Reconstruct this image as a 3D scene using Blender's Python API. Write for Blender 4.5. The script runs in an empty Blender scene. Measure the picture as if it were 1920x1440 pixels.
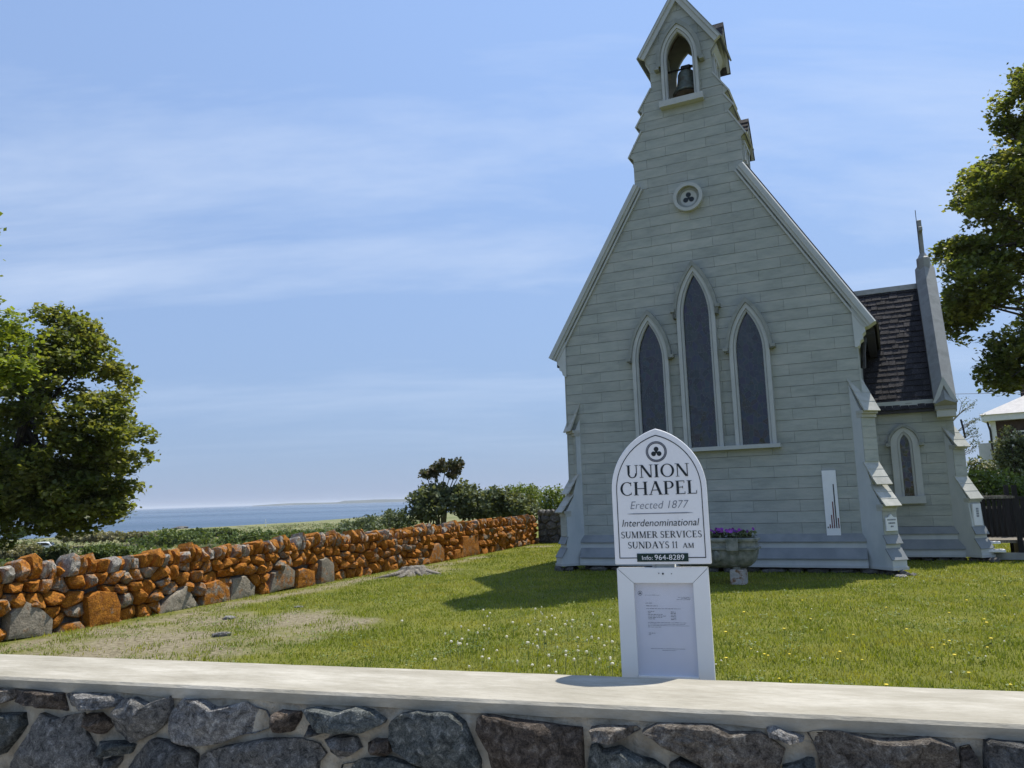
import bpy, bmesh, math, random
import numpy as np
from mathutils import Vector, Matrix, noise as mnoise

S = bpy.context.scene
COL = S.collection
rnd = random.Random(11)
R_ = math.radians

# ------------------------------------------------------------------ camera
F_PX, PITCH, ROLL, EYE = 1460.08, R_(8.2798), R_(1.7506), 1.6
cam = bpy.data.cameras.new('camera')
cam.sensor_width = 36.0
cam.lens = 36.0 * F_PX / 1920.0
cam.clip_start = 0.05
cam.clip_end = 60000
camo = bpy.data.objects.new('camera', cam)
COL.objects.link(camo)
_f = Vector((0, math.cos(PITCH), math.sin(PITCH)))
_u = Vector((0, -math.sin(PITCH), math.cos(PITCH)))
_r = Vector((1, 0, 0))
_X = _r * math.cos(ROLL) - _u * math.sin(ROLL)
_Y = _r * math.sin(ROLL) + _u * math.cos(ROLL)
camo.matrix_world = Matrix(((_X.x, _Y.x, -_f.x, 0), (_X.y, _Y.y, -_f.y, 0), (_X.z, _Y.z, -_f.z, EYE), (0, 0, 0, 1)))
S.camera = camo

# ------------------------------------------------------------------ sky and sun
SUN = Vector((0.375, 0.35, 1.0)).normalized()
EL = math.asin(SUN.z)
AZ = math.atan2(SUN.x, SUN.y)
w = bpy.data.worlds.new('World')
S.world = w
w.use_nodes = True
nt = w.node_tree
nt.nodes.clear()
def N_(t, **k):
    n = nt.nodes.new(t)
    for a, b in k.items():
        setattr(n, a, b)
    return n
sky = N_('ShaderNodeTexSky', sky_type='NISHITA', sun_disc=False)
sky.sun_elevation = EL
sky.sun_rotation = AZ
sky.altitude = 0
sky.air_density = 1.0
sky.dust_density = 0.0
sky.ozone_density = 3.5
bg = N_('ShaderNodeBackground')
bg.inputs['Strength'].default_value = 0.15
wo = N_('ShaderNodeOutputWorld')
tc = N_('ShaderNodeTexCoord')
# thin cirrus streaks over the whole sky (projected on a high plane)
sep = N_('ShaderNodeSeparateXYZ')
nt.links.new(tc.outputs['Generated'], sep.inputs[0])
mz = N_('ShaderNodeMath', operation='MAXIMUM'); mz.inputs[1].default_value = 0.0
nt.links.new(sep.outputs['Z'], mz.inputs[0])
ad = N_('ShaderNodeMath', operation='ADD'); ad.inputs[1].default_value = 0.17
nt.links.new(mz.outputs[0], ad.inputs[0])
dx = N_('ShaderNodeMath', operation='DIVIDE'); dy = N_('ShaderNodeMath', operation='DIVIDE')
nt.links.new(sep.outputs['X'], dx.inputs[0]); nt.links.new(ad.outputs[0], dx.inputs[1])
nt.links.new(sep.outputs['Y'], dy.inputs[0]); nt.links.new(ad.outputs[0], dy.inputs[1])
cmb = N_('ShaderNodeCombineXYZ')
nt.links.new(dx.outputs[0], cmb.inputs[0]); nt.links.new(dy.outputs[0], cmb.inputs[1])
mp = N_('ShaderNodeMapping')
mp.inputs['Rotation'].default_value = (0, 0, R_(-38))
mp.inputs['Scale'].default_value = (0.42, 1.5, 1)
nt.links.new(cmb.outputs[0], mp.inputs[0])
n1 = N_('ShaderNodeTexNoise'); n1.inputs['Scale'].default_value = 1.15; n1.inputs['Detail'].default_value = 7
n1.inputs['Roughness'].default_value = 0.62; n1.inputs['Distortion'].default_value = 0.35
nt.links.new(mp.outputs[0], n1.inputs['Vector'])
cr = N_('ShaderNodeMapRange'); cr.inputs[1].default_value = 0.46; cr.inputs[2].default_value = 0.76
cr.inputs[3].default_value = 0.0; cr.inputs[4].default_value = 0.62
nt.links.new(n1.outputs['Fac'], cr.inputs[0])
mx = N_('ShaderNodeMixRGB'); mx.inputs[2].default_value = (2.9, 3.3, 4.0, 1)
cf = N_('ShaderNodeMapRange'); cf.inputs[1].default_value = 0.02; cf.inputs[2].default_value = 0.26; nt.links.new(mz.outputs[0], cf.inputs[0])
cm = N_('ShaderNodeMath', operation='MULTIPLY'); nt.links.new(cr.outputs[0], cm.inputs[0]); nt.links.new(cf.outputs[0], cm.inputs[1]); nt.links.new(cm.outputs[0], mx.inputs[0]); pass
# summer haze layer of the sky, densest low down, the same all round the horizon
hz = N_('ShaderNodeValToRGB')
he = hz.color_ramp.elements
he[0].position = 0.0; he[0].color = (0.93,) * 3 + (1,)
he[1].position = 1.0; he[1].color = (0.10,) * 3 + (1,)
for p_, v_ in ((0.10, 0.86), (0.30, 0.70), (0.60, 0.38)):
    e_ = he.new(p_); e_.color = (v_, v_, v_, 1)
nt.links.new(mz.outputs[0], hz.inputs[0])
hm = N_('ShaderNodeMixRGB'); hm.inputs[2].default_value = (0.87, 1.26, 2.16, 1)
nt.links.new(hz.outputs[0], hm.inputs[0]); ds = N_('ShaderNodeHueSaturation'); ds.inputs['Saturation'].default_value = 0.90; nt.links.new(sky.outputs[0], ds.inputs['Color']); nt.links.new(ds.outputs[0], hm.inputs[1]); nt.links.new(hm.outputs[0], mx.inputs[1])
nt.links.new(mx.outputs[0], bg.inputs[0]); nt.links.new(bg.outputs[0], wo.inputs[0])

sl = bpy.data.lights.new('sun', 'SUN')
sl.energy = 3.6
sl.angle = R_(0.53)
sl.color = (1.0, 0.95, 0.86)
slo = bpy.data.objects.new('sun', sl)
COL.objects.link(slo)
slo.rotation_euler = SUN.to_track_quat('Z', 'Y').to_euler()
slo.location = (20, 20, 40)

S.view_settings.view_transform = 'Standard'
S.view_settings.look = 'None'
S.view_settings.exposure = 0.80
S.view_settings.gamma = 1.0
S.view_settings.use_curve_mapping = False

# ------------------------------------------------------------------ pixel helpers (1920 x 1440 of the photograph)
def ray(u, v):
    x = (u - 960) / F_PX; y = -(v - 720) / F_PX
    xp = x * math.cos(ROLL) + y * math.sin(ROLL); yp = -x * math.sin(ROLL) + y * math.cos(ROLL)
    return Vector((xp, math.cos(PITCH) - yp * math.sin(PITCH), math.sin(PITCH) + yp * math.cos(PITCH)))
def gnd(u, v, z=0.0):
    d = ray(u, v)
    return d * ((z - EYE) / d.z) + Vector((0, 0, EYE))
def at(u, v, Y):
    d = ray(u, v)
    return d * (Y / d.y) + Vector((0, 0, EYE))
def onplane(u, v, P, n):
    d = ray(u, v); c = Vector((0, 0, EYE))
    return c + d * ((P - c).dot(n) / d.dot(n))

# ------------------------------------------------------------------ material helpers
def mat(name, cols, scale=6.0, rough=0.8, bump=0.0, bscale=40.0, rand=0.0, spec=0.3, detail=6, stretch=(1, 1, 1), island=0.0, coord='Object', trans=0.0, metal=0.0, lo=0.35, hi=0.65, nrough=0.6, hue=0.0):
    """procedural principled material: noise mixes the colours, object/island random varies value"""
    m = bpy.data.materials.new(name); m.use_nodes = True
    t = m.node_tree; b = t.nodes['Principled BSDF']
    L = t.links.new
    b.inputs['Roughness'].default_value = rough
    b.inputs['Specular IOR Level'].default_value = spec
    b.inputs['Metallic'].default_value = metal
    tcn = t.nodes.new('ShaderNodeTexCoord'); mpn = t.nodes.new('ShaderNodeMapping')
    mpn.inputs['Scale'].default_value = stretch
    L(tcn.outputs[coord], mpn.inputs[0])
    nz = t.nodes.new('ShaderNodeTexNoise'); nz.inputs['Scale'].default_value = scale; nz.inputs['Detail'].default_value = detail
    nz.inputs['Roughness'].default_value = nrough
    L(mpn.outputs[0], nz.inputs['Vector'])
    ramp = t.nodes.new('ShaderNodeValToRGB')
    el = ramp.color_ramp.elements
    n = len(cols)
    for i, c in enumerate(cols):
        p = lo + (hi - lo) * (i / max(1, n - 1))
        e = el[i] if i < 2 else el.new(p)
        e.position = p; e.color = (c[0], c[1], c[2], 1)
    if n == 1:
        el[1].color = el[0].color
    L(nz.outputs['Fac'], ramp.inputs[0])
    out = ramp.outputs[0]
    if rand or island or hue:
        hs = t.nodes.new('ShaderNodeHueSaturation')
        if rand:
            oi = t.nodes.new('ShaderNodeObjectInfo'); src = oi.outputs['Random']; amt = rand
        else:
            oi = t.nodes.new('ShaderNodeNewGeometry'); src = oi.outputs['Random Per Island']; amt = island
        mr = t.nodes.new('ShaderNodeMapRange'); mr.inputs[3].default_value = 1 - amt; mr.inputs[4].default_value = 1 + amt
        L(src, mr.inputs[0]); L(mr.outputs[0], hs.inputs['Value'])
        if hue:
            wn = t.nodes.new('ShaderNodeTexWhiteNoise'); wn.noise_dimensions = '1D'; L(src, wn.inputs['W'])
            mr2 = t.nodes.new('ShaderNodeMapRange'); mr2.inputs[3].default_value = 0.5 - hue; mr2.inputs[4].default_value = 0.5 + hue
            L(wn.outputs['Value'], mr2.inputs[0]); L(mr2.outputs[0], hs.inputs['Hue'])
        L(out, hs.inputs['Color']); out = hs.outputs[0]
    L(out, b.inputs['Base Color'])
    if bump:
        nb = t.nodes.new('ShaderNodeTexNoise'); nb.inputs['Scale'].default_value = bscale; nb.inputs['Detail'].default_value = 5
        L(mpn.outputs[0], nb.inputs['Vector'])
        bp = t.nodes.new('ShaderNodeBump'); bp.inputs['Strength'].default_value = bump; bp.inputs['Distance'].default_value = 0.02
        L(nb.outputs['Fac'], bp.inputs['Height']); L(bp.outputs[0], b.inputs['Normal'])
    if trans:
        tb = t.nodes.new('ShaderNodeBsdfTranslucent'); ms = t.nodes.new('ShaderNodeMixShader')
        ms.inputs[0].default_value = trans
        gm = t.nodes.new('ShaderNodeMixRGB'); gm.blend_type = 'MULTIPLY'; gm.inputs[0].default_value = 1; gm.inputs[2].default_value = (1.55, 1.45, 0.6, 1)
        L(out, gm.inputs[1]); L(gm.outputs[0], tb.inputs[0])
        L(b.outputs[0], ms.inputs[1]); L(tb.outputs[0], ms.inputs[2])
        L(ms.outputs[0], t.nodes['Material Output'].inputs['Surface'])
    return m

# ------------------------------------------------------------------ object helpers
def tag(o, label=None, cat=None, group=None, kind=None):
    if label: o['label'] = label
    if cat: o['category'] = cat
    if group: o['group'] = group
    if kind: o['kind'] = kind
    return o
def empty(name, loc=(0, 0, 0), rz=0.0, parent=None):
    o = bpy.data.objects.new(name, None); COL.objects.link(o)
    o.location = loc; o.rotation_euler = (0, 0, rz); o.parent = parent
    o.empty_display_size = 0.2
    return o
def obj(name, me, parent=None):
    o = bpy.data.objects.new(name, me); COL.objects.link(o); o.parent = parent
    return o
class MB:
    def __init__(s): s.v = []; s.f = []; s.n = 0
    def add(s, V, Fc):
        b = len(s.v); s.v += [tuple(p) for p in V]; s.f += [tuple(i + b for i in q) for q in Fc]; s.n += 1; return s
    def box(s, x0, x1, y0, y1, z0, z1):
        return s.add([(x0, y0, z0), (x1, y0, z0), (x1, y1, z0), (x0, y1, z0), (x0, y0, z1), (x1, y0, z1), (x1, y1, z1), (x0, y1, z1)],
                     [(0, 3, 2, 1), (4, 5, 6, 7), (0, 1, 5, 4), (1, 2, 6, 5), (2, 3, 7, 6), (3, 0, 4, 7)])
    def hexa(s, P): # 8 points: bottom 4, top 4
        return s.add(P, [(0, 3, 2, 1), (4, 5, 6, 7), (0, 1, 5, 4), (1, 2, 6, 5), (2, 3, 7, 6), (3, 0, 4, 7)])
    def prism(s, poly, y0, y1, fn=None): # poly in (x,z) extruded along y
        n = len(poly); fn = fn or (lambda x, y, z: (x, y, z))
        V = [fn(x, y0, z) for x, z in poly] + [fn(x, y1, z) for x, z in poly]
        return s.add(V, [tuple(range(n))[::-1], tuple(range(n, 2 * n))] + [(i, (i + 1) % n, n + (i + 1) % n, n + i) for i in range(n)])
    def ring(s, A, B, y0, y1, closed=False): # strip between two outlines (x,z)
        n = len(A)
        V = [(x, y0, z) for x, z in A] + [(x, y0, z) for x, z in B] + [(x, y1, z) for x, z in A] + [(x, y1, z) for x, z in B]
        Fc = []
        for i in range(n if closed else n - 1):
            j = (i + 1) % n
            Fc += [(i, j, n + j, n + i), (2 * n + i, 3 * n + i, 3 * n + j, 2 * n + j), (i, 2 * n + i, 2 * n + j, j), (n + i, n + j, 3 * n + j, 3 * n + i)]
        if not closed:
            Fc += [(0, n, 3 * n, 2 * n), (n - 1, 3 * n - 1, 4 * n - 1, 2 * n - 1)]
        return s.add(V, Fc)
    def tube(s, pts, rad, k=8):
        pts = [Vector(p) for p in pts]; n = len(pts)
        if not hasattr(rad, '__len__'): rad = [rad] * n
        V = []; up = Vector((0.3, 0.2, 1)).normalized()
        for i, p in enumerate(pts):
            d = (pts[min(i + 1, n - 1)] - pts[max(i - 1, 0)]).normalized()
            a = d.cross(up)
            if a.length < 1e-3: a = d.cross(Vector((1, 0, 0)))
            a.normalize(); b = d.cross(a)
            for j in range(k):
                t = 2 * math.pi * j / k
                V.append(p + (a * math.cos(t) + b * math.sin(t)) * rad[i])
        Fc = [(i * k + j, i * k + (j + 1) % k, (i + 1) * k + (j + 1) % k, (i + 1) * k + j) for i in range(n - 1) for j in range(k)]
        Fc += [tuple(range(k))[::-1], tuple(range((n - 1) * k, n * k))]
        return s.add(V, Fc)
    def lathe(s, prof, c=(0, 0, 0), k=24): # (r,z)
        V = [(c[0] + r * math.cos(2 * math.pi * j / k), c[1] + r * math.sin(2 * math.pi * j / k), c[2] + z) for r, z in prof for j in range(k)]
        n = len(prof)
        Fc = [(i * k + j, i * k + (j + 1) % k, (i + 1) * k + (j + 1) % k, (i + 1) * k + j) for i in range(n - 1) for j in range(k)]
        Fc += [tuple(range(k))[::-1], tuple(range((n - 1) * k, n * k))]
        return s.add(V, Fc)
    def build(s, name, m, parent=None, smooth=False, bevel=0.0, angle=None):
        me = bpy.data.meshes.new(name); me.from_pydata(s.v, [], s.f)
        bm = bmesh.new(); bm.from_mesh(me)
        bmesh.ops.recalc_face_normals(bm, faces=bm.faces)
        if bevel:
            bmesh.ops.bevel(bm, geom=[e for e in bm.edges if len(e.link_faces) == 2 and e.calc_face_angle(0) > 0.5], offset=bevel, segments=1, affect='EDGES', profile=0.5)
        bm.to_mesh(me); bm.free()
        me.materials.append(m)
        if smooth: me.shade_smooth()
        if angle is not None: me.set_sharp_from_angle(angle=R_(angle))
        return obj(name, me, parent)
def soup(name, V, T, m, parent=None, smooth=False):
    """big triangle/quads mesh from numpy arrays"""
    me = bpy.data.meshes.new(name); k = T.shape[1]
    me.vertices.add(len(V)); me.vertices.foreach_set('co', V.astype(np.float32).ravel())
    me.loops.add(T.size); me.loops.foreach_set('vertex_index', T.astype(np.int32).ravel())
    me.polygons.add(len(T)); me.polygons.foreach_set('loop_start', np.arange(0, T.size, k, dtype=np.int32))
    if smooth: me.polygons.foreach_set('use_smooth', np.ones(len(T), dtype=bool))
    me.update(calc_edges=True); me.materials.append(m)
    return obj(name, me, parent)

# ------------------------------------------------------------------ materials
M = {}
M['siding'] = mat('painted_siding', [(0.285, 0.305, 0.28), (0.345, 0.362, 0.33), (0.405, 0.408, 0.37)], scale=2.4, rough=0.72, bump=0.2, bscale=45, detail=9, nrough=0.72, rand=0.06, stretch=(0.6, 1, 2.2), hue=0.01)
M['trim'] = mat('painted_trim', [(0.405, 0.42, 0.405), (0.465, 0.475, 0.455)], scale=2.5, rough=0.6, bump=0.08, bscale=50)
M['backing'] = mat('shaded_core_paint', [(0.17, 0.18, 0.17), (0.22, 0.23, 0.215)], scale=3, rough=0.9)  # siding paint darkened, so the gaps between boards read as shade
M['panel'] = mat('buttress_panel_paint', [(0.42, 0.45, 0.45), (0.50, 0.52, 0.51), (0.45, 0.47, 0.46)], scale=1.6, rough=0.65, bump=0.1, bscale=30, stretch=(1, 1, 0.5))
M['weather'] = mat('weathering_boards', [(0.34, 0.345, 0.30), (0.46, 0.45, 0.40)], scale=5, rough=0.8, bump=0.2, bscale=60, rand=0.08)
M['hood'] = mat('hood_mould_paint', [(0.22, 0.235, 0.215), (0.29, 0.30, 0.275)], scale=7, rough=0.75, bump=0.2, bscale=60)
M['shingle'] = mat('roof_shingle', [(0.016, 0.0145, 0.016), (0.034, 0.030, 0.032), (0.085, 0.078, 0.076)], scale=5, rough=0.85, bump=0.3, bscale=80, rand=0.3, lo=0.3, hi=0.72)
M['darkroof'] = mat('roof_felt', [(0.04, 0.038, 0.042), (0.07, 0.065, 0.068)], scale=4, rough=0.9, bump=0.3, bscale=40)
M['coping'] = mat('lead_coping', [(0.21, 0.215, 0.20), (0.28, 0.285, 0.265), (0.24, 0.24, 0.225)], scale=3, rough=0.6, bump=0.08)
M['castiron'] = mat('dark_metal', [(0.03, 0.03, 0.032), (0.06, 0.055, 0.05)], scale=20, rough=0.5, metal=0.6, bump=0.1)
M['bronze'] = mat('bell_bronze', [(0.11, 0.13, 0.115), (0.18, 0.21, 0.185), (0.13, 0.12, 0.09)], scale=6, rough=0.5, metal=0.3, bump=0.1)
M['inner'] = mat('belfry_inside_wood', [(0.26, 0.21, 0.16), (0.34, 0.29, 0.24)], scale=4, rough=0.85, stretch=(1, 1, 4))
M['white'] = mat('white_paint', [(0.72, 0.73, 0.74), (0.80, 0.80, 0.80)], scale=4, rough=0.45, bump=0.03)
M['signwhite'] = mat('sign_white_paint', [(0.66, 0.65, 0.63), (0.80, 0.79, 0.78), (0.84, 0.83, 0.82), (0.85, 0.84, 0.83)], scale=9, rough=0.4, lo=0.22, hi=0.6, detail=10, nrough=0.75)
M['ink'] = mat('sign_black_paint', [(0.012, 0.018, 0.022), (0.02, 0.026, 0.03)], scale=10, rough=0.4)
M['greyink'] = mat('grey_print', [(0.16, 0.17, 0.20), (0.22, 0.23, 0.26)], scale=10, rough=0.7)
M['green'] = mat('dark_green_paint', [(0.01, 0.03, 0.025), (0.018, 0.04, 0.033)], scale=10, rough=0.4)
M['paper'] = mat('notice_paper', [(0.62, 0.62, 0.69), (0.70, 0.70, 0.76)], scale=3, rough=0.7)
M['vinyl'] = mat('frame_white', [(0.78, 0.78, 0.76), (0.83, 0.83, 0.81)], scale=2, rough=0.45)
M['red'] = mat('dark_red_print', [(0.10, 0.012, 0.02), (0.14, 0.02, 0.03)], scale=10, rough=0.5)
M['concrete'] = mat('wall_cap_concrete', [(0.24, 0.218, 0.165), (0.34, 0.312, 0.25), (0.47, 0.44, 0.37)], scale=5.0, rough=0.85, bump=0.35, bscale=30, stretch=(0.4, 1.3, 1), lo=0.30, hi=0.70, nrough=0.76, detail=10)
M['mortar'] = mat('mortar', [(0.22, 0.19, 0.14), (0.35, 0.31, 0.24), (0.44, 0.40, 0.32)], scale=9, rough=0.9, bump=0.9, bscale=40)
M['urn'] = mat('mossy_cast_stone', [(0.13, 0.14, 0.115), (0.22, 0.225, 0.19), (0.30, 0.295, 0.26)], scale=9, rough=0.9, bump=0.4, bscale=50, coord='Object')
M['urnfoot'] = mat('stained_cast_stone', [(0.35, 0.33, 0.30), (0.45, 0.42, 0.38), (0.20, 0.10, 0.04)], scale=8, rough=0.9, bump=0.4, lo=0.4, hi=0.62)
M['petal'] = mat('purple_petal', [(0.20, 0.03, 0.30), (0.36, 0.10, 0.45)], scale=12, rough=0.6, island=0.5, trans=0.3, hue=0.03)
M['wood'] = mat('dark_stained_wood', [(0.014, 0.013, 0.014), (0.03, 0.026, 0.026)], scale=8, rough=0.8, stretch=(1, 1, 0.2))
M['greywood'] = mat('weathered_wood', [(0.09, 0.078, 0.06), (0.18, 0.16, 0.13), (0.27, 0.245, 0.205)], scale=7, rough=0.9, bump=0.6, bscale=30, stretch=(4, 4, 0.7))
M['bark'] = mat('bark', [(0.04, 0.033, 0.027), (0.09, 0.075, 0.06)], scale=7, rough=0.95, bump=0.7, bscale=18, stretch=(1, 1, 0.3))
M['maple'] = mat('maple_leaf', [(0.085, 0.112, 0.030), (0.13, 0.155, 0.042), (0.195, 0.205, 0.06)], scale=0.9, rough=0.5, island=0.4, trans=0.5, spec=0.35, hue=0.018)
M['lightleaf'] = mat('light_leaf', [(0.13, 0.18, 0.028), (0.19, 0.235, 0.038)], scale=0.9, rough=0.55, island=0.3, trans=0.42, hue=0.012)
M['rhodo'] = mat('evergreen_shrub_leaf', [(0.08, 0.105, 0.052), (0.125, 0.15, 0.075), (0.20, 0.215, 0.12)], scale=1.5, rough=0.65, island=0.4, trans=0.2, spec=0.2)
M['budleaf'] = mat('bronze_shrub_leaf', [(0.12, 0.095, 0.055), (0.085, 0.10, 0.05), (0.16, 0.12, 0.07)], scale=2.0, rough=0.4, island=0.4, trans=0.15, spec=0.5)
M['hedge'] = mat('green_shrub_leaf', [(0.10, 0.15, 0.03), (0.16, 0.20, 0.045)], scale=1.2, rough=0.55, island=0.35, trans=0.3)
M['greyleaf'] = mat('grey_green_leaf', [(0.085, 0.115, 0.06), (0.13, 0.16, 0.085)], scale=1.0, rough=0.6, island=0.35, trans=0.25)
M['scrub'] = mat('scrub_leaf', [(0.12, 0.125, 0.05), (0.20, 0.19, 0.09), (0.27, 0.245, 0.15)], scale=0.25, rough=0.8, island=0.35, trans=0.2)
M['scrubgreen'] = mat('scrub_green_leaf', [(0.075, 0.115, 0.03), (0.12, 0.155, 0.045)], scale=0.3, rough=0.7, island=0.35, trans=0.25)
M['blossom'] = mat('white_blossom', [(0.62, 0.60, 0.52), (0.75, 0.72, 0.66)], scale=5, rough=0.6, island=0.15, trans=0.2)
M['twig'] = mat('pale_twig', [(0.16, 0.15, 0.11), (0.24, 0.22, 0.16)], scale=5, rough=0.9)
M['puff'] = mat('dandelion_seed', [(0.62, 0.61, 0.56), (0.74, 0.73, 0.68)], scale=30, rough=0.8, trans=0.3)
M['stem'] = mat('dandelion_stem', [(0.13, 0.17, 0.06), (0.20, 0.22, 0.09)], scale=30, rough=0.6)
M['yellow'] = mat('dandelion_yellow', [(0.65, 0.50, 0.02), (0.75, 0.60, 0.05)], scale=30, rough=0.6)
M['carpaint'] = mat('white_car_paint', [(0.72, 0.73, 0.74), (0.76, 0.77, 0.78)], scale=3, rough=0.2, spec=0.6)
M['carglass'] = mat('dark_car_glass', [(0.015, 0.018, 0.02), (0.02, 0.022, 0.025)], scale=3, rough=0.08, spec=0.6)
M['tyre'] = mat('tyre_rubber', [(0.015, 0.015, 0.015), (0.025, 0.025, 0.025)], scale=9, rough=0.9)
M['lamp'] = mat('red_lamp_lens', [(0.30, 0.01, 0.01), (0.36, 0.02, 0.02)], scale=9, rough=0.25)
M['brick'] = mat('dark_brown_shingle_wall', [(0.045, 0.03, 0.027), (0.075, 0.05, 0.045)], scale=3, rough=0.9, bump=0.3)
M['paleroof'] = mat('pale_roof', [(0.42, 0.40, 0.38), (0.52, 0.50, 0.47)], scale=4, rough=0.8)
M['glass'] = mat('window_glass', [(0.02, 0.022, 0.026), (0.035, 0.037, 0.042)], scale=3, rough=0.1, spec=0.6)

def leaded(name, base, lead, sc, tint):
    """dark leaded stained glass behind a storm pane: small quarries, smooth gloss"""
    m = bpy.data.materials.new(name); m.use_nodes = True; t = m.node_tree; b = t.nodes['Principled BSDF']; L = t.links.new
    tcn = t.nodes.new('ShaderNodeTexCoord')
    vo = t.nodes.new('ShaderNodeTexVoronoi'); vo.feature = 'DISTANCE_TO_EDGE'; vo.inputs['Scale'].default_value = sc; vo.inputs['Randomness'].default_value = 0.75
    mpn = t.nodes.new('ShaderNodeMapping'); mpn.inputs['Scale'].default_value = (1, 0.001, 0.75)
    L(tcn.outputs['Object'], mpn.inputs[0]); L(mpn.outputs[0], vo.inputs['Vector'])
    v2 = t.nodes.new('ShaderNodeTexVoronoi'); v2.inputs['Scale'].default_value = sc; v2.inputs['Randomness'].default_value = 0.75; L(mpn.outputs[0], v2.inputs['Vector'])
    st = t.nodes.new('ShaderNodeMapRange'); st.inputs[1].default_value = 0.01; st.inputs[2].default_value = 0.06; L(vo.outputs[0], st.inputs[0])
    hs = t.nodes.new('ShaderNodeMixRGB'); hs.inputs[0].default_value = 0.5; hs.inputs[1].default_value = (*base, 1)
    bw = t.nodes.new('ShaderNodeMixRGB'); bw.blend_type = 'MULTIPLY'; bw.inputs[0].default_value = 1; bw.inputs[2].default_value = (*tint, 1); L(v2.outputs['Color'], bw.inputs[1]); L(bw.outputs[0], hs.inputs[2])
    mxn = t.nodes.new('ShaderNodeMixRGB'); mxn.inputs[1].default_value = (*lead, 1); L(st.outputs[0], mxn.inputs[0]); L(hs.outputs[0], mxn.inputs[2])
    L(mxn.outputs[0], b.inputs['Base Color'])
    b.inputs['Roughness'].default_value = 0.10; b.inputs['Specular IOR Level'].default_value = 0.6
    nz = t.nodes.new('ShaderNodeTexNoise'); nz.inputs['Scale'].default_value = 2.5; L(tcn.outputs['Object'], nz.inputs['Vector'])
    bp = t.nodes.new('ShaderNodeBump'); bp.inputs['Strength'].default_value = 0.16; bp.inputs['Distance'].default_value = 0.05; L(nz.outputs[0], bp.inputs['Height'])
    sv = t.nodes.new('ShaderNodeVectorMath'); sv.operation = 'SUBTRACT'; sv.inputs[1].default_value = (0.5, 0.5, 0.5); L(v2.outputs['Color'], sv.inputs[0])
    sc_ = t.nodes.new('ShaderNodeVectorMath'); sc_.operation = 'SCALE'; sc_.inputs['Scale'].default_value = 0.07; L(sv.outputs[0], sc_.inputs[0])
    an = t.nodes.new('ShaderNodeVectorMath'); an.operation = 'ADD'; L(bp.outputs[0], an.inputs[0]); L(sc_.outputs[0], an.inputs[1])
    nm_ = t.nodes.new('ShaderNodeVectorMath'); nm_.operation = 'NORMALIZE'; L(an.outputs[0], nm_.inputs[0]); L(nm_.outputs[0], b.inputs['Normal'])
    return m
M['leaded'] = leaded('leaded_stained_glass', (0.012, 0.018, 0.027), (0.03, 0.034, 0.038), 10, (0.02, 0.03, 0.045))
M['leaded2'] = leaded('leaded_glass_small', (0.02, 0.02, 0.02), (0.07, 0.07, 0.07), 12, (0.05, 0.05, 0.05))

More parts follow.
